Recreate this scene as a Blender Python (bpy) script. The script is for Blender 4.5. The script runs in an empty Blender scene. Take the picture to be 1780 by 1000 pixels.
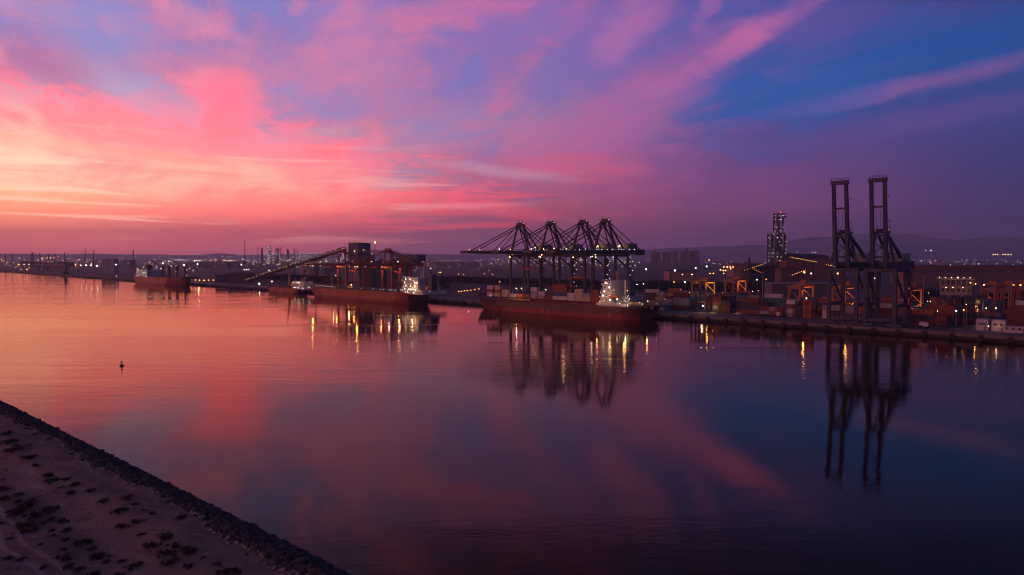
import bpy, bmesh, math, random
from mathutils import Vector, Matrix
rad = math.radians
SC = bpy.context.scene
COL = SC.collection
# ------------------------------------------------------------------ camera
F_PX, CX, CY, HORIZON = 1187.0, 890.0, 500.0, 447.0     # photograph: 1780 x 1000
CAM_H = 39.0
PITCH = math.atan((CY - HORIZON) / F_PX)
cam_d = bpy.data.cameras.new("camera"); cam = bpy.data.objects.new("camera", cam_d); COL.objects.link(cam)
cam.location = (0, 0, CAM_H); cam.rotation_euler = (math.pi / 2 - PITCH, 0, 0)
cam_d.sensor_width = 36.0; cam_d.lens = 36.0 * F_PX / 1780.0
cam_d.clip_start = 1.0; cam_d.clip_end = 60000.0
SC.camera = cam
SC.view_settings.view_transform = 'Standard'; SC.view_settings.look = 'None'
SC.view_settings.exposure = 0.0; SC.view_settings.gamma = 1.0; SC.view_settings.use_curve_mapping = False
SC.cycles.use_denoising = True
SC.cycles.max_bounces = 6; SC.cycles.diffuse_bounces = 2; SC.cycles.glossy_bounces = 3
SC.cycles.transmission_bounces = 2; SC.cycles.volume_bounces = 1; SC.cycles.transparent_max_bounces = 4
SC.cycles.sample_clamp_indirect = 4.0; SC.cycles.sample_clamp_direct = 0.0
SC.cycles.caustics_reflective = False; SC.cycles.caustics_refractive = False
SC.cycles.blur_glossy = 0.3
SC.cycles.filter_width = 1.1

def lin(c):
    """sRGB 0..255 -> linear rgb"""
    out = []
    for v in c[:3]:
        v = v / 255.0
        out.append(v / 12.92 if v <= 0.04045 else ((v + 0.055) / 1.055) ** 2.4)
    return tuple(out)

def angles(px, py):
    """direction of a pixel of the photograph as azimuth (0 = ahead, + = right) and elevation, degrees"""
    u, v = (px - CX) / F_PX, (CY - py) / F_PX
    y = math.cos(PITCH) + v * math.sin(PITCH); z = -math.sin(PITCH) + v * math.cos(PITCH)
    return math.degrees(math.atan2(u, y)), math.degrees(math.atan2(z, math.hypot(u, y)))

# ------------------------------------------------------------------ node helper
class G:
    """small expression layer over a node tree"""
    def __init__(self, tree): self.t = tree; tree.nodes.clear()
    def n(self, kind, **kw):
        nd = self.t.nodes.new(kind)
        for k, v in kw.items(): setattr(nd, k, v)
        return nd
    def put(self, sock, v):
        if isinstance(v, E): self.t.links.new(v.s, sock)
        elif hasattr(v, 'is_output'): self.t.links.new(v, sock)
        else: sock.default_value = v
    def math(self, op, *a, clamp=False):
        nd = self.n('ShaderNodeMath', operation=op, use_clamp=clamp)
        for i, v in enumerate(a): self.put(nd.inputs[i], v)
        return E(self, nd.outputs[0])
    def vmath(self, op, *a):
        nd = self.n('ShaderNodeVectorMath', operation=op)
        for i, v in enumerate(a): self.put(nd.inputs[i], v)
        return E(self, nd.outputs['Value'] if op in ('LENGTH', 'DOT_PRODUCT', 'DISTANCE') else nd.outputs[0])
    def comb(self, x, y, z):
        nd = self.n('ShaderNodeCombineXYZ')
        for i, v in enumerate((x, y, z)): self.put(nd.inputs[i], v)
        return E(self, nd.outputs[0])
    def sep(self, v):
        nd = self.n('ShaderNodeSeparateXYZ'); self.put(nd.inputs[0], v)
        return [E(self, o) for o in nd.outputs]
    def smooth(self, v, a, b, lo=0.0, hi=1.0):
        nd = self.n('ShaderNodeMapRange', interpolation_type='SMOOTHSTEP')
        for i, q in enumerate((v, a, b, lo, hi)): self.put(nd.inputs[i], q)
        return E(self, nd.outputs[0])
    def mix(self, f, a, b):
        nd = self.n('ShaderNodeMix', data_type='RGBA', clamp_factor=True)
        self.put(nd.inputs[0], f)
        for k, v in ((6, a), (7, b)): self.put(nd.inputs[k], v if not isinstance(v, tuple) else (*v[:3], 1.0))
        return E(self, nd.outputs[2])
    def ramp(self, f, stops, mode='LINEAR'):
        nd = self.n('ShaderNodeValToRGB'); cr = nd.color_ramp; cr.interpolation = mode
        while len(cr.elements) > 1: cr.elements.remove(cr.elements[-1])
        for i, (p, c) in enumerate(stops):
            el = cr.elements[0] if i == 0 else cr.elements.new(p)
            el.position = p; el.color = (*c[:3], 1.0)
        self.put(nd.inputs[0], f)
        return E(self, nd.outputs[0])
    def noise(self, vec, scale, detail=4, rough=0.5, dist=0.0, dims='3D', col=False):
        nd = self.n('ShaderNodeTexNoise', noise_dimensions=dims)
        self.put(nd.inputs['Vector'], vec); self.put(nd.inputs['Scale'], scale)
        nd.inputs['Detail'].default_value = detail; nd.inputs['Roughness'].default_value = rough
        nd.inputs['Distortion'].default_value = dist
        return E(self, nd.outputs[1 if col else 0])
class E:
    def __init__(self, g, s): self.g, self.s = g, s
    def __add__(self, o): return self.g.math('ADD', self, o)
    __radd__ = __add__
    def __sub__(self, o): return self.g.math('SUBTRACT', self, o)
    def __rsub__(self, o): return self.g.math('SUBTRACT', o, self)
    def __mul__(self, o): return self.g.math('MULTIPLY', self, o)
    __rmul__ = __mul__
    def __truediv__(self, o): return self.g.math('DIVIDE', self, o)
    def __rtruediv__(self, o): return self.g.math('DIVIDE', o, self)
    def __neg__(self): return self.g.math('MULTIPLY', self, -1.0)

HAZE = 1.2e-4
# ------------------------------------------------------------------ sky after sunset
def build_world():
    w = bpy.data.worlds.new("World"); SC.world = w; w.use_nodes = True
    g = G(w.node_tree)
    d = E(g, g.n('ShaderNodeTexCoord').outputs['Generated'])
    x, y, z = g.sep(g.vmath('NORMALIZE', d))
    az = g.math('ARCTAN2', x, y) * (180 / math.pi)
    el = g.math('ARCSINE', z) * (180 / math.pi)
    # coordinates of a high cloud sheet, seen in perspective; streaks run towards the sunset
    hz = g.math('MAXIMUM', z, 0.0) + 0.055
    px, py = x / hz, y / hz
    SUN = rad(-27.0)
    along = px * math.sin(SUN) + py * math.cos(SUN)
    across = px * math.cos(SUN) - py * math.sin(SUN)
    warp = g.noise(g.comb(along * 0.35, across * 0.8, 0.0), 1.0, 3, 0.5, col=True)
    wx, wy, wz = g.sep(warp)
    la = along + (wx - 0.5) * 2.2; lc = across + (wy - 0.5) * 1.3
    n_big = g.noise(g.comb(la * 0.42, lc * 0.95, 3.0), 1.0, 3, 0.5)
    n_fine = g.noise(g.comb(la * 0.95, lc * 3.0, 9.0), 1.0, 5, 0.62)
    n_wisp = g.noise(g.comb(la * 2.6, lc * 9.0, 5.0), 1.0, 4, 0.65)
    P = g.math('MAXIMUM', el, 0.0) / 60.0
    def col(xpx, rows, top):
        st = []
        for py_, c in rows:
            e = angles(xpx, py_)[1]
            st.append((max(0.0, e) / 60.0, lin(c)))
        for e, c in top: st.append((e / 60.0, lin(c)))
        return g.ramp(P, sorted(st), 'LINEAR')
    top_l = [(22, (128, 104, 160)), (28, (74, 66, 116)), (40, (44, 46, 88)), (60, (28, 36, 74))]
    c0 = col(0, SKY[0], top_l)
    c1 = col(445, SKY[1], [(23.5, (104, 90, 150)), (29, (64, 56, 104)), (40, (42, 44, 86)), (60, (28, 36, 74))])
    c2 = col(890, SKY[2], [(23, (86, 58, 104)), (28, (58, 44, 82)), (40, (38, 42, 82)), (60, (28, 36, 74))])
    c3 = col(1335, SKY[3], [(23, (52, 46, 96)), (28, (38, 40, 82)), (40, (32, 38, 76)), (60, (28, 36, 74))])
    c4 = col(1780, SKY[4], [(20, (14, 50, 104)), (25, (14, 38, 80)), (42, (22, 34, 72)), (60, (28, 36, 74))])
    back = g.ramp(P, [(0, lin((62, 54, 96))), (0.2, lin((58, 58, 108))), (1, lin((28, 36, 74)))])
    core = g.ramp(P, [(0, lin((196, 100, 96))), (0.035, lin((250, 132, 92))), (0.08, (1.25, 0.62, 0.26)), (0.14, (1.15, 0.52, 0.34)), (0.26, lin((226, 130, 156))), (0.45, lin((104, 84, 136))), (1, lin((28, 36, 74)))])
    base = g.mix(g.smooth(az, -62, -36.9), core, c0)
    base = g.mix(g.smooth(az, -36.9, -20.5), base, c1)
    base = g.mix(g.smooth(az, -20.5, 0.0), base, c2)
    base = g.mix(g.smooth(az, 0.0, 20.5), base, c3)
    base = g.mix(g.smooth(az, 20.5, 36.9), base, c4)
    base = g.mix(g.smooth(g.math('ABSOLUTE', az + 50), 60, 135), base, back)
    # cloud and gap colours, from the sunset side to the far side
    A = g.smooth(az, -40, 40)
    near = g.smooth(az, -12, 42)
    lin_az = (az + 37.0) / 74.0
    cl_hi = g.ramp(lin_az, [(0, lin((238, 148, 170))), (.35, lin((222, 126, 162))), (.6, lin((188, 100, 162))), (.8, lin((104, 88, 160))), (1, lin((56, 78, 154)))])
    cl_lo = g.ramp(lin_az, [(0, lin((255, 168, 128))), (.3, lin((255, 112, 118))), (.55, lin((226, 88, 112))), (.75, lin((148, 76, 122))), (1, lin((78, 62, 118)))])
    cloud = g.mix(g.smooth(el, 2.5, 9.5), cl_lo, cl_hi)
    gp_hi = g.ramp(lin_az, [(0, lin((142, 140, 204))), (.2, lin((150, 136, 200))), (.4, lin((142, 122, 190))), (.6, lin((112, 106, 180))), (.8, lin((34, 88, 172))), (1, lin((4, 84, 160)))])
    gp_lo = g.ramp(lin_az, [(0, lin((254, 206, 180))), (.3, lin((246, 170, 170))), (.55, lin((160, 92, 128))), (.75, lin((100, 62, 120))), (1, lin((48, 50, 112)))])
    gap = g.mix(g.smooth(el + g.smooth(az, -5, -38, 0.0, -4.0), 3.0, 10.0), gp_lo, gp_hi)
    frame_in = g.smooth(el, 0.6, 5.5) * g.smooth(el, 34, 22)
    mott = g.noise(g.comb(az * 0.20 + el * 0.12, el * 0.42 - az * 0.05, 12.0), 1.0, 6, 0.58, 0.6)
    m = n_big * 0.25 + n_fine * 0.27 + n_wisp * 0.22 + mott * 0.42
    fade_r = g.smooth(az, 6, 30, 1.0, 0.32)
    hi_m = g.smooth(m, 0.53, 0.74) * frame_in * 0.85 * fade_r
    lo_m = g.smooth(m, 0.60, 0.43) * frame_in * 0.85 * fade_r
    c = g.mix(hi_m, base, cloud)
    c = g.mix(lo_m, c, gap)
    # the broader banks and streaks that stand in this evening's sky (azimuth, elevation)
    jn = g.sep(g.noise(g.comb(az * 0.13, el * 0.26, 1.0), 1.0, 4, 0.6, col=True))
    jx = (jn[0] - 0.5) * 16.0; jy = (jn[1] - 0.5) * 9.0
    fib = n_wisp * 0.5 + n_fine * 0.5
    rag = (n_fine - 0.5) * 3.0 + (n_wisp - 0.5) * 1.3 + (mott - 0.5) * 3.6
    for (x0, y0, x1, y1, wid, colr, k, jit, soft) in BANKS:
        a0, e0 = angles(x0, y0); a1, e1 = angles(x1, y1)
        ca, ce = (a0 + a1) / 2, (e0 + e1) / 2
        L = max(0.5, math.hypot(a1 - a0, e1 - e0) / 2); ux, uy = (a1 - a0) / (2 * L), (e1 - e0) / (2 * L)
        W = wid / F_PX * 57.3
        da = az - ca + jx * jit; de = el - ce + jy * jit
        u = da * ux + de * uy; v = de * ux - da * uy
        u = u / L; v = v / W
        q = u * u + v * v + rag
        f = g.smooth(q, 2.4, -0.8, 0.0, k)
        f = f * g.smooth(fib, 0.36, 0.60, 1.0 - soft, 1.0)
        c = g.mix(f, c, lin(colr))
    # thin bars of cloud lying flat above the horizon, lit from below on the sunset side
    bar = g.noise(g.comb(az * 0.055 + el * 0.10, el * 1.25, 6.0), 1.0, 5, 0.55, 0.5)
    low = g.smooth(el, 0.8, 2.0) * g.smooth(el, 11.0, 5.0)
    c = g.mix(g.smooth(bar, 0.53, 0.68) * low * g.smooth(az, 26, 4, 0.15, 0.62), c, cl_lo)
    c = g.mix(g.smooth(bar, 0.47, 0.34) * low * g.smooth(az, 12, -14, 0.0, 0.62), c, g.mix(g.smooth(az, -32, -6), lin((255, 226, 204)), lin((228, 170, 182))))
    # the low sky is seen through the haze over the port: what stands behind it is brighter
    thru = g.math('EXPONENT', g.math('MINIMUM', HAZE * 400.0 / (g.math('MAXIMUM', z, 0.0) + 0.035), 1.0) * g.smooth(az, -30, 38, 0.95, 0.45))
    sc_n = g.n('ShaderNodeVectorMath', operation='SCALE'); g.put(sc_n.inputs[0], c); g.put(sc_n.inputs['Scale'], thru); c = E(g, sc_n.outputs[0])
    # the glow is brighter than the film can hold: its red runs past white
    r_, g_, b_ = g.sep(c); peach = g.smooth(az, 8, -22) * g.smooth(el, 19, 6)
    c = g.comb(r_ + g.math('MAXIMUM', r_ - 0.74, 0.0) * 1.8, g_ * (peach * 0.27 + 1.0), b_ * (peach * 0.07 + 1.0))
    # faint physical twilight from a sun just under the horizon
    sky = g.n('ShaderNodeTexSky', sky_type='NISHITA'); sky.sun_disc = False
    sky.sun_elevation = rad(-3.0); sky.sun_rotation = rad(-40.0); sky.altitude = 40
    addn = g.n('ShaderNodeMix', data_type='RGBA', blend_type='ADD'); addn.inputs[0].default_value = 0.01
    g.put(addn.inputs[6], c); g.put(addn.inputs[7], E(g, sky.outputs[0]))
    bg = g.n('ShaderNodeBackground'); bg.inputs[1].default_value = 1.0
    g.t.links.new(addn.outputs[2], bg.inputs[0])
    w.cycles.sampling_method = 'NONE'
    out = g.n('ShaderNodeOutputWorld'); g.t.links.new(bg.outputs[0], out.inputs[0])

SKY = [
 [(440, (190, 102, 106)), (405, (234, 136, 118)), (365, (252, 170, 132)), (330, (255, 196, 156)), (300, (252, 208, 188)), (262, (248, 176, 168)), (205, (244, 140, 150)), (150, (240, 124, 152)), (100, (192, 112, 164)), (50, (166, 124, 184)), (0, (176, 142, 196))],
 [(440, (170, 84, 106)), (400, (214, 104, 114)), (362, (244, 138, 126)), (322, (248, 172, 162)), (280, (244, 144, 154)), (240, (242, 128, 154)), (200, (226, 124, 160)), (150, (206, 126, 172)), (100, (182, 124, 178)), (50, (146, 122, 188)), (0, (122, 128, 198))],
 [(440, (124, 64, 106)), (400, (160, 72, 104)), (360, (188, 84, 110)), (320, (188, 96, 138)), (280, (190, 106, 152)), (240, (176, 118, 164)), (200, (166, 120, 168)), (150, (150, 114, 174)), (100, (142, 110, 176)), (50, (142, 110, 180)), (0, (146, 108, 178))],
 [(440, (80, 56, 104)), (400, (108, 66, 112)), (360, (130, 74, 122)), (320, (122, 70, 130)), (280, (104, 70, 132)), (240, (88, 74, 142)), (200, (56, 82, 156)), (150, (38, 90, 172)), (100, (50, 86, 168)), (50, (90, 84, 164)), (0, (80, 86, 168))],
 [(440, (38, 44, 98)), (400, (44, 46, 104)), (360, (48, 48, 110)), (300, (48, 56, 120)), (240, (54, 64, 130)), (200, (56, 72, 146)), (150, (38, 78, 154)), (100, (12, 82, 156)), (50, (20, 78, 156)), (0, (52, 74, 150))],
]
# x0, y0, x1, y1 (photo pixels of the bank's long axis), half width px, colour, strength, jitter, fibre
BANKS = [
 (345, 130, 425, 235, 50, (246, 122, 140), 0.95, 0.25, 0.25),
 (500, 235, 620, 258, 30, (248, 112, 130), 0.85, 0.3, 0.4),
 (0, 150, 330, 262, 34, (244, 134, 146), 0.4, 0.35, 0.6),
 (270, -5, 415, 62, 14, (228, 146, 178), 0.7, 0.12, 0.5),
 (560, 20, 690, 140, 60, (216, 130, 172), 0.7, 0.35, 0.6),
 (740, 70, 860, 190, 48, (112, 118, 196), 0.6, 0.3, 0.3),
 (90, 20, 270, 90, 55, (138, 146, 210), 0.8, 0.3, 0.35),
 (120, 128, 330, 188, 28, (192, 164, 206), 0.9, 0.3, 0.45),
 (0, 255, 520, 305, 16, (254, 206, 178), 0.5, 0.25, 0.7),
 (640, 345, 960, 372, 16, (250, 92, 106), 0.6, 0.2, 0.6),
 (900, 285, 1110, 300, 18, (226, 96, 128), 0.8, 0.25, 0.5),
 (960, 270, 1240, 90, 46, (188, 104, 156), 0.95, 0.3, 0.5),
 (1150, 150, 1410, 4, 19, (190, 106, 166), 1.15, 0.15, 0.45),
 (1040, 100, 1150, -30, 32, (186, 112, 172), 0.95, 0.3, 0.5),
 (1210, 40, 1270, -40, 14, (182, 106, 172), 0.7, 0.2, 0.5),
 (1360, 194, 1820, 96, 13, (140, 92, 156), 1.2, 0.06, 0.35),
 (1440, 240, 1820, 168, 18, (96, 76, 144), 0.95, 0.12, 0.4),
 (1220, 205, 1560, 120, 34, (22, 92, 172), 0.95, 0.2, 0.2),
 (1460, 75, 1800, 60, 42, (12, 84, 164), 0.8, 0.3, 0.2),
 (760, 278, 990, 312, 9, (206, 158, 184), 0.75, 0.12, 0.6),
 (440, 246, 640, 226, 13, (178, 150, 192), 0.7, 0.2, 0.5),
 (20, 95, 170, 150, 26, (182, 114, 164), 0.75, 0.3, 0.4),
 (640, 250, 860, 205, 26, (170, 134, 186), 0.6, 0.3, 0.5),
 (540, 388, 880, 396, 15, (168, 82, 118), 0.6, 0.15, 0.3),
]
build_world()
# ------------------------------------------------------------------ materials
MATS = {}
def newmat(name):
    m = bpy.data.materials.new(name); m.use_nodes = True
    return m, G(m.node_tree)
def paint(name, colr, rough=0.55, metal=0.0, wear=0.35, scale=0.6, dirt=None, bump=0.0):
    """painted or bare surface with streaky weathering"""
    if name in MATS: return MATS[name]
    m, g = newmat(name)
    oc = E(g, g.n('ShaderNodeTexCoord').outputs['Object'])
    x, y, z = g.sep(oc)
    n1 = g.noise(g.comb(x * scale, y * scale, z * scale * 0.35), 1.0, 5, 0.6)
    n2 = g.noise(oc, scale * 6.0, 3, 0.6)
    dk = dirt or tuple(c * 0.45 for c in colr)
    f = g.smooth(n1 * 0.7 + n2 * 0.3, 0.40, 0.68, 0.0, wear)
    s = g.n('ShaderNodeBsdfPrincipled')
    g.put(s.inputs['Base Color'], g.mix(f, colr, dk))
    g.put(s.inputs['Roughness'], f * 0.3 + rough); s.inputs['Metallic'].default_value = metal
    if bump:
        b = g.n('ShaderNodeBump'); b.inputs['Strength'].default_value = bump; b.inputs['Distance'].default_value = 0.05
        g.put(b.inputs['Height'], n2); g.t.links.new(b.outputs[0], s.inputs['Normal'])
    o = g.n('ShaderNodeOutputMaterial'); g.t.links.new(s.outputs[0], o.inputs[0])
    MATS[name] = m
    return m
def tinted(name, rough=0.6):
    """paint whose colour comes from the object's own colour: one mesh, many liveries"""
    if name in MATS: return MATS[name]
    m, g = newmat(name)
    oi = g.n('ShaderNodeObjectInfo')
    oc = E(g, g.n('ShaderNodeTexCoord').outputs['Object'])
    x, y, z = g.sep(oc); rnd = E(g, oi.outputs['Random'])
    n = g.noise(g.comb(x * 0.5 + rnd * 40.0, y * 0.5, z * 0.25), 1.0, 5, 0.62)
    f = g.smooth(n, 0.45, 0.70, 0.0, 0.55)
    s = g.n('ShaderNodeBsdfPrincipled')
    cm = g.n('ShaderNodeMix', data_type='RGBA', blend_type='MULTIPLY'); cm.inputs[0].default_value = 1.0
    g.t.links.new(oi.outputs['Color'], cm.inputs[6])
    g.put(cm.inputs[7], g.mix(f, (1, 1, 1), (0.42, 0.36, 0.32)))
    g.t.links.new(cm.outputs[2], s.inputs['Base Color']); s.inputs['Roughness'].default_value = rough
    o = g.n('ShaderNodeOutputMaterial'); g.t.links.new(s.outputs[0], o.inputs[0])
    MATS[name] = m
    return m
def glow(name, colr, strength):
    if name in MATS: return MATS[name]
    m, g = newmat(name)
    e = g.n('ShaderNodeEmission'); e.inputs[0].default_value = (*colr, 1); e.inputs[1].default_value = strength
    o = g.n('ShaderNodeOutputMaterial'); g.t.links.new(e.outputs[0], o.inputs[0])
    m.cycles.emission_sampling = 'NONE'
    MATS[name] = m
    return m
WHITE = glow('lamp_white', (1.0, 0.93, 0.86), 5.0)
WARM = glow('lamp_warm', (1.0, 0.64, 0.28), 5.5)
AMBER = glow('lamp_sodium', (1.0, 0.40, 0.09), 4.5)
COOL = glow('lamp_cool', (0.66, 0.74, 1.0), 4.5)
GREENISH = glow('lamp_greenish', (0.80, 1.0, 0.62), 6.0)
RED = glow('lamp_red', (1.0, 0.05, 0.08), 4.0)
DIM_AMBER = glow('lamp_far_amber', (1.0, 0.45, 0.14), 2.2)
DIM_WHITE = glow('lamp_far_white', (0.9, 0.88, 1.0), 2.0)
DIM_WARM = glow('lamp_far_warm', (1.0, 0.68, 0.40), 2.2)

# ------------------------------------------------------------------ mesh builder
class MB:
    def __init__(self): self.v, self.f = [], []
    def add(self, vs, fs):
        k = len(self.v); self.v += [tuple(p) for p in vs]; self.f += [tuple(i + k for i in q) for q in fs]; return self
    def box(self, x0, x1, y0, y1, z0, z1):
        vs = [(x0, y0, z0), (x1, y0, z0), (x1, y1, z0), (x0, y1, z0), (x0, y0, z1), (x1, y0, z1), (x1, y1, z1), (x0, y1, z1)]
        return self.add(vs, [(0, 3, 2, 1), (4, 5, 6, 7), (0, 1, 5, 4), (1, 2, 6, 5), (2, 3, 7, 6), (3, 0, 4, 7)])
    def beam(self, p, q, w, h=None, w2=None, h2=None):
        """box girder from p to q, w wide (sideways), h deep"""
        p, q = Vector(p), Vector(q); h = h or w; w2 = w2 or w; h2 = h2 or h
        d = (q - p).normalized(); up = Vector((0, 0, 1)) if abs(d.z) < 0.95 else Vector((0, 1, 0))
        s = d.cross(up).normalized(); u = s.cross(d).normalized()
        vs = []
        for c, ww, hh in ((p, w, h), (q, w2, h2)):
            for a, b in ((-1, -1), (1, -1), (1, 1), (-1, 1)): vs.append(c + s * a * ww / 2 + u * b * hh / 2)
        return self.add(vs, [(0, 1, 2, 3), (7, 6, 5, 4), (0, 4, 5, 1), (1, 5, 6, 2), (2, 6, 7, 3), (3, 7, 4, 0)])
    def tube(self, p, q, r, r2=None, n=8):
        p, q = Vector(p), Vector(q); r2 = r if r2 is None else r2
        d = (q - p).normalized(); up = Vector((0, 0, 1)) if abs(d.z) < 0.95 else Vector((0, 1, 0))
        s = d.cross(up).normalized(); u = s.cross(d).normalized(); vs = []
        for c, rr in ((p, r), (q, r2)):
            for i in range(n):
                a = 2 * math.pi * i / n; vs.append(c + (s * math.cos(a) + u * math.sin(a)) * rr)
        fs = [(i, (i + 1) % n, n + (i + 1) % n, n + i) for i in range(n)]
        return self.add(vs, fs + [tuple(range(n))[::-1], tuple(range(n, 2 * n))])
    def lathe(self, prof, n=16, c=(0, 0, 0)):
        vs = []; m = len(prof)
        for r, z in prof:
            for i in range(n):
                a = 2 * math.pi * i / n; vs.append((c[0] + r * math.cos(a), c[1] + r * math.sin(a), c[2] + z))
        fs = [(j * n + i, j * n + (i + 1) % n, (j + 1) * n + (i + 1) % n, (j + 1) * n + i) for j in range(m - 1) for i in range(n)]
        fs += [tuple(range(n))[::-1], tuple(range((m - 1) * n, m * n))]
        return self.add(vs, fs)
    def ball(self, c, r, ry=None, rz=None):
        ry = ry or r; rz = rz or r
        vs = [(r, 0, 0), (-r, 0, 0), (0, ry, 0), (0, -ry, 0), (0, 0, rz), (0, 0, -rz)]
        k = 0.577
        vs += [(sx * k * r, sy * k * ry, sz * k * rz) for sx in (1, -1) for sy in (1, -1) for sz in (1, -1)]
        # 6 axis + 8 corner points, 24 triangles
        fs = []
        idx = {(sx, sy, sz): 6 + i for i, (sx, sy, sz) in enumerate([(a, b, d) for a in (1, -1) for b in (1, -1) for d in (1, -1)])}
        for ax in range(3):
            for sg in (1, -1):
                i = ax * 2 + (0 if sg > 0 else 1); ring = []
                for t in ((1, 1), (-1, 1), (-1, -1), (1, -1)):
                    k3 = list(t); k3.insert(ax, sg); ring.append(idx[tuple(k3)])
                for j in range(4):
                    a, b = ring[j], ring[(j + 1) % 4]
                    fs.append((i, a, b) if (sg > 0) != (ax == 1) else (i, b, a))
        return self.add([(c[0] + p[0], c[1] + p[1], c[2] + p[2]) for p in vs], fs)
    def rail(self, pts, h=1.1, w=0.09, step=3.0):
        """guard rail along a polyline"""
        for a, b in zip(pts, pts[1:]):
            a, b = Vector(a), Vector(b); L = (b - a).length; n = max(1, int(L / step))
            for k in (0.55, 1.0): self.beam(a + Vector((0, 0, h * k)), b + Vector((0, 0, h * k)), w)
            for i in range(n + 1):
                p = a.lerp(b, i / n); self.beam(p, p + Vector((0, 0, h)), w)
        return self
    def mesh(self, name, mat=None):
        me = bpy.data.meshes.new(name); me.from_pydata(self.v, [], self.f)
        if mat: me.materials.append(mat)
        me.update(); return me
    def build(self, name, mat, parent=None, loc=None, rz=0.0):
        return place(self.mesh(name, mat), name, parent, loc, rz)
def place(me, name, parent=None, loc=None, rz=0.0, tint=None):
    o = bpy.data.objects.new(name, me); COL.objects.link(o)
    if parent is not None: o.parent = parent
    if loc is not None: o.location = loc
    if rz: o.rotation_euler = (0, 0, rz)
    if tint: o.color = (*tint, 1.0)
    return o
def tag(o, label, cat=None, group=None, kind=None):
    o['label'] = label
    if cat: o['category'] = cat
    if group: o['group'] = group
    if kind: o['kind'] = kind
    return o
def empty(name, loc, rz, label, cat, group=None):
    o = bpy.data.objects.new(name, None); COL.objects.link(o); o.location = loc; o.rotation_euler = (0, 0, rz)
    return tag(o, label, cat, group)
def setting(o, label=None):
    o['kind'] = 'structure'
    if label: o['label'] = label
    return o
def copy_tree(o, parent=None):
    c = o.copy(); COL.objects.link(c)
    if parent is not None: c.parent = parent
    for ch in list(o.children): copy_tree(ch, c)
    return c
BULB = {}
def lamp(parent, p, r, mat, name='lamp'):
    key = (round(r, 2), mat.name)
    if key not in BULB: BULB[key] = MB().ball((0, 0, 0), r).mesh('lamp', mat)
    return place(BULB[key], name, parent, p)
def light(p, power, colr=(1.0, 0.50, 0.16), r=0.5):
    d = bpy.data.lights.new('lamp_or_fill', 'POINT'); d.energy = power * 0.62; d.color = colr; d.shadow_soft_size = r
    o = bpy.data.objects.new('lamp_or_fill', d); COL.objects.link(o); o.location = p
    return o
ORD = 'first second third fourth fifth sixth seventh eighth ninth tenth eleventh twelfth thirteenth fourteenth fifteenth sixteenth seventeenth eighteenth nineteenth twentieth'.split()
def nth(i):
    if i < 20: return ORD[i]
    tens = {2: 'twenty', 3: 'thirty', 4: 'forty', 5: 'fifty', 6: 'sixty'}[(i + 1) // 10]
    return tens + ('-' + ORD[(i + 1) % 10 - 1] if (i + 1) % 10 else 'th')

# ------------------------------------------------------------------ where things stand
EX, EY = 0.7232, -0.6906            # along the quay, towards the near right end
MX, MY = 0.6906, 0.7232             # inland, square to the quay
Q0Y = 526.0
TH = math.atan2(EY, EX)
GZ = 3.0                            # quay and land level above the water
def QP(s, n, z=GZ): return Vector((s * EX + n * MX, Q0Y + s * EY + n * MY, z))
def tpx(px): return (px - CX) / F_PX
def S(px, n=0.0):
    t = tpx(px); return (t * (Q0Y + MY * n) - MX * n) / (EX - EY * t)
def AT(px, Y, z=GZ): return Vector((Y * tpx(px), Y, z))
def ZH(py, Y): return CAM_H + (HORIZON - py) / F_PX * Y
random.seed(7)
# ------------------------------------------------------------------ the setting
def water_mat():
    m, g = newmat('harbour_water')
    geo = g.n('ShaderNodeNewGeometry'); p = E(g, geo.outputs['Position'])
    x, y, z = g.sep(p)
    # slight wind from the sea: fine ripples, longer swells, and slicks where the surface lies calm
    slick = g.noise(g.comb(x * 0.0022 + y * 0.0008 + 3.0, y * 0.0085, 0.0), 1.0, 5, 0.55, 1.2)
    calm = g.smooth(slick, 0.45, 0.56)
    r1 = g.noise(g.comb(x * 0.55, y * 1.0, 0.0), 1.0, 3, 0.6)
    r2 = g.noise(g.comb(x * 0.10, y * 0.22, 4.0), 1.0, 3, 0.55)
    r3 = g.noise(g.comb(x * 0.018, y * 0.05, 8.0), 1.0, 2, 0.5)
    h = r1 * (calm * 0.022 + 0.014) * g.smooth(y, 60, 260, 0.4, 1.0) + r2 * (calm * 0.10 + 0.018) * g.smooth(y, 90, 380, 0.28, 1.0) + r3 * 0.07
    b = g.n('ShaderNodeBump'); b.inputs['Strength'].default_value = 1.0; b.inputs['Distance'].default_value = 1.0
    g.put(b.inputs['Height'], h)
    body = g.n('ShaderNodeBsdfDiffuse'); body.inputs[0].default_value = (0.0025, 0.003, 0.005, 1)
    # warm tint of the reflected light put into the mirror colour
    gl = g.n('ShaderNodeBsdfGlossy'); gl.inputs['Color'].default_value = (1.0, 0.80, 0.63, 1)
    g.put(gl.inputs['Roughness'], calm * 0.04 + 0.03); g.t.links.new(b.outputs[0], gl.inputs['Normal'])
    fr = g.n('ShaderNodeFresnel'); fr.inputs['IOR'].default_value = 1.333; g.t.links.new(b.outputs[0], fr.inputs['Normal'])
    mx = g.n('ShaderNodeMixShader'); g.t.links.new(fr.outputs[0], mx.inputs[0]); g.t.links.new(body.outputs[0], mx.inputs[1]); g.t.links.new(gl.outputs[0], mx.inputs[2])
    o = g.n('ShaderNodeOutputMaterial'); g.t.links.new(mx.outputs[0], o.inputs[0])
    return m

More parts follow.
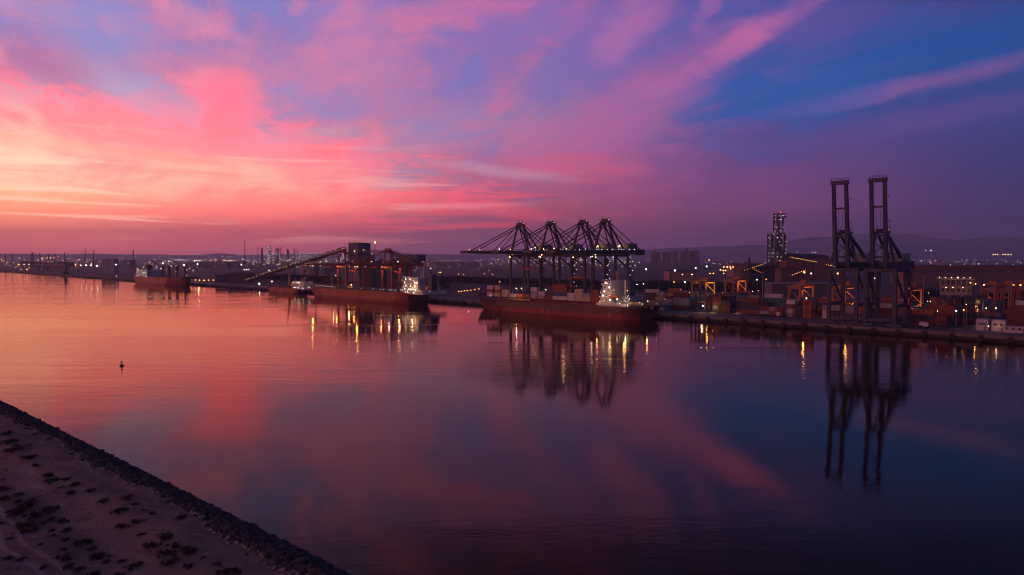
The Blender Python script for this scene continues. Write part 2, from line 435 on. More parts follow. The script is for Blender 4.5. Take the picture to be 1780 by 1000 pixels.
def soil_mat(name, a, b, c, s1, s2, tracks=False, rough=0.95):
    m, g = newmat(name)
    oc = E(g, g.n('ShaderNodeTexCoord').outputs['Object']); x, y, z = g.sep(oc)
    n1 = g.noise(g.comb(x * s1, y * s1 * 2.0, 0.0), 1.0, 6, 0.6, 0.6)
    n2 = g.noise(oc, s2, 6, 0.7)
    k = g.mix(g.smooth(n1, 0.40, 0.62), a, b)
    k = g.mix(g.smooth(n2, 0.46, 0.72, 0.0, 0.75), k, c)
    if tracks:
        wob = (g.noise(g.comb(x * 0.03, 0.0, 0.0), 1.0, 2, 0.5) - 0.5) * 9.0
        tr = g.math('ABSOLUTE', y - 15.5 + wob)
        rut = g.smooth(g.math('ABSOLUTE', tr - 1.0), 0.55, 0.1)
        road = g.smooth(g.math('ABSOLUTE', y - 8.0 + wob * 0.6), 5.0, 1.5)
        k = g.mix(road * g.smooth(n2, 0.3, 0.6, 0.5, 0.9), k, (0.31, 0.215, 0.145))
        k = g.mix(rut * 0.85, k, (0.34, 0.275, 0.24))
        blot = g.noise(g.comb(x * 0.11, y * 0.2, 2.0), 1.0, 6, 0.7, 1.0)
        k = g.mix(g.smooth(blot, 0.56, 0.70, 0.0, 0.8), k, (0.40, 0.35, 0.33))
        k = g.mix(g.smooth(blot, 0.44, 0.34, 0.0, 0.75), k, (0.060, 0.052, 0.054))
        fine = g.noise(oc, 5.0, 4, 0.75)
        k = g.mix(g.smooth(fine, 0.58, 0.72, 0.0, 0.6), k, (0.07, 0.06, 0.055))
        k = g.mix(g.smooth(fine, 0.40, 0.28, 0.0, 0.6), k, (0.42, 0.37, 0.34))
    s = g.n('ShaderNodeBsdfPrincipled'); g.put(s.inputs['Base Color'], k); s.inputs['Roughness'].default_value = rough
    b = g.n('ShaderNodeBump'); b.inputs['Strength'].default_value = 0.6; b.inputs['Distance'].default_value = 0.15
    g.put(b.inputs['Height'], n2); g.t.links.new(b.outputs[0], s.inputs['Normal'])
    o = g.n('ShaderNodeOutputMaterial'); g.t.links.new(s.outputs[0], o.inputs[0])
    return m
# water: one sheet under everything
setting(MB().add([(-14400, -700, 0), (14400, -700, 0), (14400, 14000, 0), (-14400, 14000, 0)], [(0, 1, 2, 3)]).build('water', water_mat()),
        'calm harbour water mirroring the pink and blue sky')
# land behind the quay, out to the horizon
FAR = 12800.0
def sheet(name, s0, s1, n0, n1, z, mat):
    return MB().add([QP(s0, n0, z), QP(s1, n0, z), QP(s1, n1, z), QP(s0, n1, z)], [(0, 1, 2, 3)]).build(name, mat)
land_m = soil_mat('dusty_plain', (0.070, 0.058, 0.055), (0.115, 0.092, 0.082), (0.045, 0.042, 0.040), 0.004, 0.03)
asph_m = soil_mat('yard_asphalt', (0.050, 0.050, 0.053), (0.070, 0.066, 0.066), (0.032, 0.032, 0.034), 0.02, 0.15, rough=0.75)
conc_m = soil_mat('apron_concrete', (0.165, 0.150, 0.145), (0.125, 0.115, 0.112), (0.085, 0.08, 0.08), 0.03, 0.25, rough=0.8)
setting(MB().add([QP(-9400, 0, GZ), QP(1500, 0, GZ), QP(1500, 1500, GZ), (9600, 3300, GZ), (12400, 13800, GZ), (-10200, 13800, GZ)], [(0, 1, 2, 3, 4, 5)]).build('ground', land_m), 'flat dusty port land running back to the hills')
setting(sheet('container_yard_ground', -60, 520, 26, 330, GZ + 0.006, asph_m), 'dark asphalt of the container yard')
setting(sheet('quay_apron', -900, 520, 0.02, 26, GZ + 0.012, conc_m), 'pale concrete apron along the quay edge')
rail_m = paint('rail_steel', (0.10, 0.09, 0.09), 0.5, 0.6)
for nn in (4.0, 19.5):
    setting(MB().box(-130, 520, -0.12, 0.12, 0, 0.12).build('crane_rail', rail_m, None, QP(0, nn, GZ + 0.012), TH), 'steel crane rail set in the apron')
# quay wall: cap beam on a recessed face, fenders hung from it
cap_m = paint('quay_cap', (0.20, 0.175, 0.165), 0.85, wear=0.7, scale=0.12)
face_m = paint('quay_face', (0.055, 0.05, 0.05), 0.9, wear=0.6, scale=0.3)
fend_m = paint('fender_rubber', (0.018, 0.018, 0.02), 0.7)
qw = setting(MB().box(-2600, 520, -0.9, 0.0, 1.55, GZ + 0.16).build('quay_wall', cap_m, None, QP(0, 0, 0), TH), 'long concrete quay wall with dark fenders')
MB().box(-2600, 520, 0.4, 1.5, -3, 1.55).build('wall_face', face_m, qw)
fm = MB().box(-1.0, 1.0, -1.75, -0.9, 0.35, 2.85).box(-0.75, 0.75, -0.9, 0.4, 0.7, 2.3).mesh('fender', fend_m)
s_ = -560.0
while s_ < 330:
    place(fm, 'fender', qw, (s_, 0, 0)); s_ += 11.5
bol = MB().lathe([(0.35, 0), (0.28, 0.25), (0.22, 0.6), (0.42, 0.75), (0.42, 0.95), (0.1, 1.02)], 8).mesh('bollard', fend_m)
for i in range(17):
    place(bol, 'bollard', qw, (-30 + i * 18.0, 0.4 - 0.85, GZ + 0.16))
# hills far behind, the tallest to the right
def hills(name, Y, prof, thick, seed, label):
    rnd = random.Random(seed); vs, fs = [], []; N = 220; rows = 7
    ph = [rnd.uniform(0, 6.28) for _ in range(12)]
    def top(px):
        for (a, ya), (b, yb) in zip(prof, prof[1:]):
            if a <= px <= b:
                f = (px - a) / (b - a); f = f * f * (3 - 2 * f); y = ya + (yb - ya) * f; break
        else: y = prof[-1][1]
        h = max(4.0, ZH(y, Y))
        r = sum(math.sin(px * 0.012 * 1.72 ** k + ph[k]) / 1.5 ** k for k in range(10))
        return h * (1 + 0.085 * r)
    for i in range(N + 1):
        px = prof[0][0] + (prof[-1][0] - prof[0][0]) * i / N; h = top(px)
        for j in range(rows):
            k = j / (rows - 1); wob = 1 + 0.25 * math.sin(i * 0.9 + j * 2.1 + ph[j])
            yy = Y - thick * (1 - k) * wob
            p = AT(px, Y); vs.append((p.x, yy, GZ - 2 + (h - GZ + 2) * (k ** 1.35)))
        p = AT(px, Y); vs.append((p.x, Y + thick, GZ - 2))
    R = rows + 1
    for i in range(N):
        for j in range(rows): fs.append((i * R + j, (i + 1) * R + j, (i + 1) * R + j + 1, i * R + j + 1))
    o = MB().add(vs, fs).build(name, hill_m)
    return setting(o, label)
hill_m = soil_mat('hill_rock', (0.13, 0.11, 0.11), (0.16, 0.135, 0.13), (0.10, 0.085, 0.085), 0.0006, 0.004)
hills('hills', 12400.0, [(-250, 441), (250, 442), (340, 443), (380, 440), (430, 443), (560, 443), (640, 442), (700, 440), (800, 442), (930, 437), (1080, 438), (1180, 432), (1290, 423), (1400, 416), (1490, 409), (1560, 409), (1660, 417), (1760, 413), (1900, 417), (2050, 424)], 1200, 3, 'hazy ridge of hills along the horizon')
hills('hills', 11000.0, [(1020, 446), (1150, 442), (1260, 437), (1380, 431), (1480, 427), (1600, 431), (1700, 428), (1850, 432), (2050, 436)], 900, 8, 'nearer hazy foothills behind the port on the right')
# ------------------------------------------------------------------ quay cranes
def gantry(label, cat, group, name, s, n, w, gg, hb, tip, back, apex, mat, up=False, kind='box', lamps=(), stairs=False, gh=2.8, brace=True, house_lit=False, spreader=None, trolley=0.30):
    R = empty(name, QP(s, n, GZ), TH, label, cat, group)
    lw = (1.8 if up else 1.45) if kind == 'box' else 1.35
    X = w / 2
    bm = MB()
    for sx in (-1, 1):
        for y in (0, gg):
            b = MB().box(sx * X - 3.4, sx * X + 3.4, y - 0.7, y + 0.7, 0.7, 1.7)
            for k in (-2.6, -0.9, 0.9, 2.6): b.tube((sx * X + k, y - 0.4, 0.55), (sx * X + k, y + 0.4, 0.55), 0.5, n=10)
            b.build('bogie', mat, R)
            MB().beam((sx * X, y, 1.7), (sx * X, y, hb), lw, lw).build('leg', mat, R)
    for y in (0, gg):
        MB().beam((-X + lw / 2, y, 3.6), (X - lw / 2, y, 3.6), 1.3, 1.5).build('sill_beam', mat, R)
        MB().beam((-X + lw / 2, y, hb - 0.9), (X - lw / 2, y, hb - 0.9), 1.4, 1.7).build('cross_beam', mat, R)
    for sx in (-1, 1):
        MB().beam((sx * X, lw / 2, hb * 0.36), (sx * X, gg - lw / 2, hb * 0.36), 1.2, 1.6).build('portal_beam', mat, R)
        MB().beam((sx * X, lw / 2, hb - 0.9), (sx * X, gg - lw / 2, hb - 0.9), 1.3, 1.7).build('side_beam', mat, R)
        if brace:
            if up:
                MB().beam((sx * X, 0.6, hb - 2.2), (sx * X, gg - 0.6, hb * 0.40), 0.8).build('brace', mat, R)
            else:
                MB().beam((sx * X, 0.6, hb - 2.2), (sx * X, gg - 0.6, hb * 0.76), 0.75).build('brace', mat, R)
                MB().beam((sx * X, gg - 0.6, hb * 0.56), (sx * X, 0.6, hb * 0.26), 0.6).build('brace', mat, R)
    # girder over the portal and its back reach, twin boxes with ties and walkways
    gx = 3.1
    zt = hb + gh
    end = gg + back
    g_ = MB()
    for sx in (-1, 1):
        g_.box(sx * gx - 0.65, sx * gx + 0.65, -2.0, end, hb + 0.05, zt)
    y = 1.0
    while y < end: g_.box(-gx + 0.65, gx - 0.65, y, y + 0.6, hb + 0.9, zt - 0.4); y += 9.0
    g_.box(-gx - 0.9, gx + 0.9, end - 1.2, end, hb - 0.6, zt + 0.6)
    gd = g_.build('girder', mat, R)
    MB().rail([(gx + 1.4, -1, zt), (gx + 1.4, end, zt)]).rail([(-gx - 1.4, -1, zt), (-gx - 1.4, end, zt)]).build('handrail', mat, gd)
    MB().box(gx + 0.66, gx + 1.5, -1, end, zt - 0.12, zt).box(-gx - 1.5, -gx - 0.66, -1, end, zt - 0.12, zt).build('walkway', mat, gd)
    # boom
    b_ = MB(); hinge = Vector((0, -2.3, hb + gh * 0.5)); ang = rad(82.5 if up else 0.0)
    def bp(x, d, h=0.0):      # point on the boom: d metres out from the hinge, h above its axis
        return Vector((x, hinge.y - d * math.cos(ang) + h * math.sin(ang), hinge.z + d * math.sin(ang) + h * math.cos(ang)))
    for sx in (-1, 1):
        b_.beam(bp(sx * gx, 0), bp(sx * gx, tip), 1.8 if up else 1.25, gh * 0.92, 1.5 if up else 1.0, gh * 0.62)
    ties = (tip * 0.985, tip * 0.69, tip * 0.36, tip * 0.1) if up else [tip * k / 7 for k in range(1, 8)]
    for d in ties: b_.beam(bp(-gx + 0.5, d), bp(gx - 0.5, d), 0.9, 1.0)
    bo = b_.build('boom', mat, R)
    if up:
        h_ = MB().beam(bp(-gx - 1.2, tip, 0), bp(gx + 1.2, tip, 0), 1.9, 1.9)
        h_.rail([bp(-gx - 1, tip + 1), bp(gx + 1, tip + 1)], 1.2, 0.14, 1.5)
        h_.build('boom_head', mat, bo)
        MB().beam(bp(-1.1, tip * .02, 0), bp(-1.1, tip * .66, 0), 0.14).beam(bp(1.1, tip * .02, 0), bp(0.9, tip * .66, 0), 0.14).build('hoist_rope', mat, bo)
        for k in (0.22, 0.45, 0.52, 0.80): MB().beam(bp(gx + 0.6, tip * k), bp(gx + 2.2, tip * k, 0.2), 0.22).beam(bp(gx + 1.9, tip * k - 0.8), bp(gx + 1.9, tip * k + 1.0), 0.18).build('boom_fitting', mat, bo)
    else:
        MB().rail([bp(gx + 1.3, 1, gh * .4), bp(gx + 1.3, tip, gh * .3)]).build('handrail', mat, bo)
        MB().box(-gx - 1.0, gx + 1.0, hinge.y - tip - 0.8, hinge.y - tip, hinge.z - gh * .35, hinge.z + gh * .38).build('boom_head', mat, bo)
    # A-frame
    ya = 1.2
    for sx in (-1, 1):
        MB().beam((sx * X * 0.92, 0.2, zt), (sx * 2.6, ya, apex), 1.3, 1.3, 0.95, 0.95).build('mast', mat, R)
        MB().beam((sx * 2.2, ya + 0.3, apex - 0.6), (sx * 3.1, gg + (4.0 if not up else 8.0), zt), 0.9 if not up else 1.0).build('rear_strut', mat, R)
        if not up:
            MB().beam((sx * 2.2, ya + 0.3, apex - 0.6), (sx * 3.1, gg * 0.72, zt), 0.62).build('rear_strut', mat, R)
            MB().beam((sx * 2.2, ya + 0.4, apex), (sx * 3.1, gg + back * 0.86, zt), 0.5).build('backstay', mat, R)
            for k, wd in ((0.84, 0.55), (0.42, 0.42)):
                MB().beam((sx * 2.2, ya - 0.4, apex), bp(sx * gx, tip * k, gh * .4), wd).build('forestay', mat, R)
        else:
            MB().beam((sx * 2.2, ya + 0.4, apex), (sx * 3.1, gg + back * 0.5, zt), 0.45).build('backstay', mat, R)
            MB().beam((sx * 2.2, ya - 0.3, apex - 1), bp(sx * gx, tip * 0.40, gh * .5), 0.3).build('forestay', mat, R)
            MB().beam((sx * X * 0.66, 0.2, zt + (apex - zt) * 0.28), (-sx * X * 0.5, 0.6, zt + (apex - zt) * 0.66), 0.35).build('lattice_brace', mat, R)
    p_ = MB().box(-3.6, 3.6, ya - 1.6, ya + 1.8, apex - 0.4, apex + 0.5).box(-2.6, 2.6, ya - 0.8, ya + 0.8, apex + 0.5, apex + 1.7)
    p_.rail([(-3.6, ya - 1.6, apex + .5), (3.6, ya - 1.6, apex + .5), (3.6, ya + 1.8, apex + .5)], 1.2, 0.12, 1.5)
    p_.beam((-2.2, ya, apex + 1.5), (-2.2, ya, apex + 4.0), 0.2).beam((2.4, ya, apex + 1.5), (2.4, ya, apex + 3.2), 0.2)
    p_.build('apex_platform', mat, R)
    if kind == 'slim':      # lattice over the unloader's boom and girder
        lt = MB(); y = -tip; k = 0
        while y < end - 4:
            for sx in (-1, 1):
                lt.beam((sx * gx, y, zt), (sx * gx, y + 3.5, zt + 2.4), 0.22).beam((sx * gx, y + 3.5, zt + 2.4), (sx * gx, y + 7.0, zt), 0.22)
                lt.beam((sx * gx, y, zt + 2.4), (sx * gx, y + 7.0, zt + 2.4), 0.26)
            lt.beam((-gx, y + 3.5, zt + 2.4), (gx, y + 3.5, zt + 2.4), 0.2); y += 7.0
        lt.build('truss', mat, R)
    # machinery house with ribs and door, trolley and cab
    hm = paint('machinery_house_pale', (0.33, 0.32, 0.34), 0.6) if up else paint('machinery_house_dark', (0.13, 0.13, 0.15), 0.6)
    y0 = gg + back * (0.30 if not up else 0.12); hl = 11.0 if not up else 17.0
    mh = MB().box(-3.6, 3.6, y0, y0 + hl, zt + 0.3, zt + 4.6).box(-3.9, 3.9, y0 - 0.3, y0 + hl + 0.3, zt + 4.6, zt + 4.9)
    for k in range(5): mh.box(-3.72, 3.72, y0 + 0.8 + k * (hl - 2) / 4, y0 + 1.0 + k * (hl - 2) / 4, zt + 0.3, zt + 4.6)
    mo = mh.build('machinery_house', hm, R)
    MB().box(-3.8, -3.73, y0 + 1.6, y0 + 2.6, zt + 0.3, zt + 2.5).build('door', mat, mo)
    ty = -tip * trolley if not up else gg * 0.45
    MB().box(-3.4, 3.4, ty - 3, ty + 3, hb - 1.3, hb - 0.25).box(-1.6, 1.6, ty - 1.6, ty + 1.6, hb - 2.0, hb - 1.3).build('trolley', mat, R)
    cb = MB().box(1.4, 3.4, ty + 3.2, ty + 5.8, hb - 3.4, hb - 0.9).build('operator_cab', hm, R)
    MB().box(1.45, 3.35, ty + 3.12, ty + 3.2, hb - 3.1, hb - 1.6).build('cab_window', paint('dark_glass', (0.02, 0.025, 0.03), 0.15), cb)
    # stair tower on the inland near leg
    st = MB(); sx0 = X + lw / 2 + 0.2; zz, fl = 3.0, 0
    while zz < hb - 3:
        a, b = (gg - 1.6, gg + 1.6) if fl % 2 == 0 else (gg + 1.6, gg - 1.6)
        st.beam((sx0 + 0.6, a, zz), (sx0 + 0.6, b, zz + 3.2), 0.8, 0.22)
        st.beam((sx0 + 1.0, a, zz + 1.0), (sx0 + 1.0, b, zz + 4.2), 0.07)
        st.box(sx0, sx0 + 1.2, b - 0.6, b + 0.6, zz + 3.15, zz + 3.3); zz += 3.3; fl += 1
    for yy in (gg - 2.2, gg + 2.2): st.beam((sx0 + 1.2, yy, 0), (sx0 + 1.2, yy, hb), 0.16)
    st.build('stair', mat, R)
    if stairs:
        zz = 5.0; k = 0
        while zz < hb - 1:
            lamp(R, (sx0 + 1.5, gg + (1.8 if k % 2 else -1.4), zz), 0.2, COOL); zz += 3.1; k += 1
    if spreader:
        zs = spreader
        MB().beam((-1.5, ty - 0.9, zs + 1.0), (-1.5, ty - 0.9, hb - 2), 0.1).beam((1.5, ty + 0.9, zs + 1.0), (1.5, ty + 0.9, hb - 2), 0.1).build('hoist_rope', mat, R)
        so = MB().box(-6.1, 6.1, ty - 0.35, ty + 0.35, zs, zs + 0.55).box(-6.1, -5.7, ty - 1.2, ty + 1.2, zs - .25, zs + 0.4).box(5.7, 6.1, ty - 1.2, ty + 1.2, zs - .25, zs + 0.4).box(-2.2, 2.2, ty - 1.1, ty + 1.1, zs + 0.5, zs + 1.3)
        so.build('spreader', paint('spreader_orange', (0.55, 0.13, 0.03), 0.5), R)
    for (x, yy, z, r, m) in lamps: lamp(R, (x, yy, z), r, m)
    if house_lit:
        lamp(R, (-4.6, y0 + 1.0, zt + 3.4), 0.55, WARM); lamp(R, (-4.4, y0 - 1.2, zt + 2.6), 0.35, WARM)
        wp = R.matrix_basis @ Vector((-4.0, y0 - 3.4, zt + 3.0)); light(wp, 1100, (1.0, 0.62, 0.22), 0.4)
    R['hb'] = hb
    return R
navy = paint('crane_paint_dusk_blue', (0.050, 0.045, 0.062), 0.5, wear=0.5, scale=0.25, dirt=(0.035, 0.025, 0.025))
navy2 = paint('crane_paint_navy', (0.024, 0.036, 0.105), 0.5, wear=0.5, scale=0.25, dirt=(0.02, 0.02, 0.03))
redp = paint('crane_paint_red', (0.36, 0.060, 0.035), 0.5, wear=0.5, scale=0.25, dirt=(0.12, 0.03, 0.03))
WSTS, GSTS = 18.6, 15.5
pos = ['leftmost of the four over the container ship', 'second from left of the four', 'third from left of the four', 'rightmost of the four']
for i, px in enumerate((903.0, 955.5, 1011.5, 1050.0)):
    s0 = S(px, 4.0); hb = 38.0; zt = 40.8
    L = [(-3.8, -49.0, zt + 0.6, 0.34, WARM), (3.9, -46.0, zt + 0.5, 0.32, WARM), (3.9, -26, zt + 0.4, 0.22, COOL), (3.9, -8, zt + 0.4, 0.22, COOL),
         (-9.3, -1.2, hb - 1.6, 0.34, WARM), (-6.5, -1.4, hb - 0.4, 0.36, WARM), (3.2, -14, hb - 2.2, 0.42, WARM), (3.2, 6, hb - 2.0, 0.32, COOL),
         (4.6, 24, zt + 0.6, 0.22, COOL), (4.6, 30, zt + 0.6, 0.22, COOL), (2.9, 1.2, 61.5, 0.22, COOL)]
    L += [(4.6, 4.0 + 3.2 * k, zt + 0.55, 0.16, COOL) for k in range(5)]
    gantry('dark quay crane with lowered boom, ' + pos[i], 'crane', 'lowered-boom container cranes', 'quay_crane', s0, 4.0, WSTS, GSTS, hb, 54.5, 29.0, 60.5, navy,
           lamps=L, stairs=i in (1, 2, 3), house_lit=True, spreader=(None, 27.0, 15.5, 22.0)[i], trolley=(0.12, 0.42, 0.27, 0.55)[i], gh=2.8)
for i, px in enumerate((1465.5, 1530.5)):
    s0 = S(px, 4.0)
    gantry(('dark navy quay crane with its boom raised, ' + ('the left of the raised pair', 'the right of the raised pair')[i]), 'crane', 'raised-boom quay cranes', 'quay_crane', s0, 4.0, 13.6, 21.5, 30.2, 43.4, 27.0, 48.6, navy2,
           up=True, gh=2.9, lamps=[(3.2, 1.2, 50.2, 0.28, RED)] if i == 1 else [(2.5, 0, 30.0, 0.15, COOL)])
for i, px in enumerate((594.5, 673.0)):
    s0 = S(px, 6.0)
    L = [(-7.5, -0.9, 26.2, 0.5, AMBER), (-7.2, 20.2, 26.0, 0.4, AMBER), (3.6, -20, 31.8, 0.4, WARM), (0, -33, 27.2, 0.55, AMBER), (2.2, -26, 27.5, 0.3, WHITE), (3.6, 10, 31.5, 0.4, WHITE), (0, 1.2, 44.2, 0.4, WARM), (2, -37, 27.5, 0.35, WHITE), (-3, -39.5, 27.5, 0.35, WARM)]
    gantry('red gantry grab unloader over the red bulk ship, ' + ('beside the square conveyor tower', 'nearer the container cranes')[i], 'crane', 'red grab unloaders', 'grab_unloader', s0, 6.0, 15.0, 21.0, 27.2, 40.0, 20.0, 42.6, redp, kind='slim', lamps=L, gh=2.4)
    for (x, y, z) in ((-4.5, -4.0, 24.5), (-5.5, 17.5, 24.0), (0, -34, 24.0)):
        a = Matrix.Rotation(TH, 3, 'Z') @ Vector((x, y, z)); light(QP(s0, 6.0) + a, 2600, (1.0, 0.45, 0.10), 0.4)
# ------------------------------------------------------------------ ships
def hull_mesh(L, B, D, zs, fore=2.6, bowlen=0.17, sternlen=0.10, rake=7.0, upper=True):
    """side plating between the heights in zs; x forward, deck at D"""
    N = 44; mb = MB(); pts = {}
    def half(u, k):
        bw = min(1.0, ((1 - u) / (bowlen * (1.45 - 0.5 * k)))) ; bw = max(0.0, bw) ** (0.62 - 0.12 * k)
        st = min(1.0, (0.62 + 0.30 * k) + (1 - 0.62 - 0.30 * k) * (u / sternlen)) if u < sternlen else 1.0
        return B / 2 * bw * st
    for i in range(N + 1):
        u = (i / N); u = 1 - (1 - u) ** 1.25 if u > 0.5 else u
        sh = D + fore * max(0.0, (u - 0.80) / 0.20) ** 1.6 + 0.5 * max(0.0, (0.12 - u) / 0.12)
        for j, z in enumerate(zs):
            zz = min(z, D) if z < D else sh
            k = max(0.0, min(1.0, zz / D))
            x = L * (u - 0.5) + rake * max(0.0, (u - 0.72) / 0.28) ** 2 * (k - 0.45) - 3.2 * (k - 0.6) * max(0.0, (0.08 - u) / 0.08)
            y = half(min(u, 0.9999), k)
            pts[i, j] = (x, y, zz)
    M = len(zs); vs, fs = [], []
    for sgn in (1, -1):
        base = len(vs)
        for i in range(N + 1):
            for j in range(M): p = pts[i, j]; vs.append((p[0], p[1] * sgn, p[2]))
        for i in range(N):
            for j in range(M - 1):
                q = (base + i * M + j, base + (i + 1) * M + j, base + (i + 1) * M + j + 1, base + i * M + j + 1)
                fs.append(q if sgn < 0 else q[::-1])
    off = (N + 1) * M
    for j in range(M - 1): fs.append((j, j + 1, off + j + 1, off + j))          # transom
    mb.add(vs, fs)
    return mb, [pts[i, M - 1] for i in range(N + 1)]
def make_ship(name, label, s_mid, n_off, L, B, D, hull_m, boot_m, band, bow_left, fore=2.6, rake=7.0, dk_m=None):
    R = empty(name, QP(s_mid, n_off, 0), TH + (math.pi if bow_left else 0.0), label, 'ship', 'ships moored along the quay')
    lo, _ = hull_mesh(L, B, D, [-2.5, 0.0, band], fore, rake=rake); h2 = lo.build('waterline_band', boot_m, R)
    hi, edge = hull_mesh(L, B, D, [band, D * 0.55, D], fore, rake=rake); h1 = hi.build('hull', hull_m, R)
    d = MB(); vs = []
    for p in edge: vs += [(p[0], p[1] - 0.15, p[2] - 0.9), (p[0], -p[1] + 0.15, p[2] - 0.9)]
    d.add(vs, [(2 * i, 2 * i + 1, 2 * i + 3, 2 * i + 2) for i in range(len(edge) - 1)])
    d.build('deck', dk_m or paint('ship_deck', (0.12, 0.055, 0.04), 0.8), R)
    rl = MB()
    for sg in (1, -1):
        rl.rail([(p[0], p[1] * sg * 0.985, p[2]) for p in edge[::2]], 1.0, 0.08, 4.0)
    rl.build('handrail', paint('ship_rail', (0.30, 0.28, 0.27), 0.6), R)
    # anchor and hawse, draught plates
    MB().box(L * 0.455, L * 0.46, -B * .12, B * .12, D * .55, D * .75).build('anchor_recess', paint('ship_black', (0.02, 0.02, 0.022), 0.6), R)
    # draught and tug marks on the side that faces the channel
    cs = 1.0 if bow_left else -1.0; mk = paint('hull_marks', (0.55, 0.52, 0.50), 0.6)
    for xm in (-L * .36, -L * .02, L * .012, L * .33):
        dm = MB()
        for q in range(4): dm.box(xm - .35, xm + .35, min(cs * (B / 2 + .02), cs * (B / 2 + .06)), max(cs * (B / 2 + .02), cs * (B / 2 + .06)), band - 1.6 + q * .8, band - 1.2 + q * .8)
        dm.build('draught_mark', mk, R)
    sm_ = MB()
    for q in range(-6, 7): sm_.box(q * L * .055 - .06, q * L * .055 + .06, min(cs * (B / 2), cs * (B / 2 + .05)), max(cs * (B / 2), cs * (B / 2 + .05)), band, D - .1)
    sm_.build('hull_seam', hull_m, R)
    # mooring lines to the quay
    sg = -1.0 if bow_left else 1.0
    ml = MB()
    for x0, x1 in ((L * .47, L * .56), (L * .45, L * .36), (-L * .49, -L * .57), (-L * .47, -L * .38)):
        ml.beam((x0, sg * B * .15, D), (x1, sg * (B / 2 + 3.5), GZ + 0.7), 0.09)
    ml.build('mooring_line', paint('rope', (0.25, 0.22, 0.18), 0.9), R)
    return R
def deckhouse(R, x0, x1, half, z0, tiers, mat, name='deckhouse', lit=None, side=1, th=2.7, step=0.5, wing=0.0):
    """stacked accommodation decks; every deck has an overhanging edge, rails and a row of windows"""
    root = None
    glass = paint('dark_glass', (0.02, 0.025, 0.03), 0.15)
    for k in range(tiers):
        a0, a1 = x0 + step * k * 0.6, x1 - step * k
        z = z0 + th * k; hf = half - 0.35 * k * step
        m = MB().box(a0, a1, -hf, hf, z, z + th - 0.18).box(a0 - 0.5, a1 + 0.5, -hf - 0.6, hf + 0.6, z + th - 0.18, z + th)
        if wing and k == tiers - 1: m.box(a1 - 3.2, a1 + 0.2, -half - wing, half + wing, z + th - 0.16, z + th + 0.1).box(a1 - 3.0, a1, -half - wing, half + wing, z - 0.2, z + 0.05).box(a1 - 3.0, a1, half + wing - 0.2, half + wing, z + .05, z + 1.2).box(a1 - 3.0, a1, -half - wing, -half - wing + 0.2, z + .05, z + 1.2)
        t = m.build('deckhouse_tier', mat, R)
        nw = max(2, int((a1 - a0) / 2.6))
        for j in range(nw):
            xx = a0 + (j + 0.5) * (a1 - a0) / nw
            wm = lit if (lit and random.random() < 0.30) else glass
            MB().box(xx - 0.45, xx + 0.45, side * hf - 0.05 if side < 0 else hf, side * hf if side < 0 else hf + 0.05, z + 1.0, z + 1.85).build('window', wm, t)
        MB().rail([(a0 - 0.4, side * (hf + 0.5), z + th), (a1 + 0.4, side * (hf + 0.5), z + th)], 1.0, 0.07, 2.0).build('handrail', mat, t)
    return z0 + th * tiers
white_m = paint('ship_white', (0.74, 0.70, 0.70), 0.5, wear=0.45, dirt=(0.36, 0.25, 0.20))
blue_m = paint('ship_blue_grey', (0.20, 0.24, 0.36), 0.5)
black_m = paint('ship_black', (0.02, 0.02, 0.022), 0.6)
LITWIN = glow('lit_window', (1.0, 0.86, 0.62), 4.0)
def span(px_bow, px_stern, n_mid, n_side):
    a, b = S(px_bow, n_mid), S(px_stern, n_side)
    return (a + b) / 2, abs(a - b)
def lx(px, n_side, s_mid, bow_left):
    d = S(px, n_side) - s_mid
    return -d if bow_left else d
CONT = {}
def container_mesh(ft):
    if ft in CONT: return CONT[ft]
    L, W, H = (12.19 if ft == 40 else 6.06), 2.44, 2.59
    m = MB(); n = 24 if ft == 40 else 12; e = 0.12; prof = []
    for i in range(n + 1):
        x = -L / 2 + e + (L - 2 * e) * i / n; prof.append((x, 0.07 if i % 2 else 0.0))
    for sg in (1, -1):
        vs = []
        for x, dpt in prof: vs += [(x, sg * (W / 2 - 0.03 - dpt), 0.14), (x, sg * (W / 2 - 0.03 - dpt), H - 0.10)]
        m.add(vs, [((2 * i, 2 * i + 1, 2 * i + 3, 2 * i + 2) if sg > 0 else (2 * i, 2 * i + 2, 2 * i + 3, 2 * i + 1)) for i in range(n)])
        m.box(-L / 2, L / 2, sg * W / 2 - (0.12 if sg > 0 else 0), sg * W / 2 + (0 if sg > 0 else 0.12), H - 0.12, H)
        m.box(-L / 2, L / 2, sg * W / 2 - (0.12 if sg > 0 else 0), sg * W / 2 + (0 if sg > 0 else 0.12), 0.0, 0.16)
        for ex in (-1, 1):
            a = ex * (L / 2 - 0.16); m.box(min(a, ex * L / 2), max(a, ex * L / 2), min(sg * W / 2, sg * (W / 2 - 0.16)), max(sg * W / 2, sg * (W / 2 - 0.16)), 0.16, H - 0.12)
    m.box(-L / 2 + 0.1, L / 2 - 0.1, -W / 2 + 0.12, W / 2 - 0.12, 0.1, H - 0.05)
    for yy in (-0.9, -0.35, 0.35, 0.9):
        for ex in (-1, 1): m.box(ex * (L / 2 - 0.04) - 0.03, ex * (L / 2 - 0.04) + 0.03, yy - 0.03, yy + 0.03, 0.2, H - 0.15)
    CONT[ft] = m.mesh('shipping_container', tinted('container_paint'))
    return CONT[ft]
PAL = {'rust red': (0.26, 0.050, 0.030), 'dark maroon': (0.15, 0.028, 0.030), 'orange brown': (0.36, 0.105, 0.035), 'deep blue': (0.030, 0.075, 0.22), 'navy': (0.022, 0.030, 0.075), 'white': (0.58, 0.55, 0.54),
       'cream': (0.55, 0.44, 0.27), 'grey': (0.30, 0.30, 0.32), 'dark green': (0.025, 0.10, 0.085), 'teal': (0.04, 0.19, 0.21), 'black': (0.022, 0.022, 0.026)}
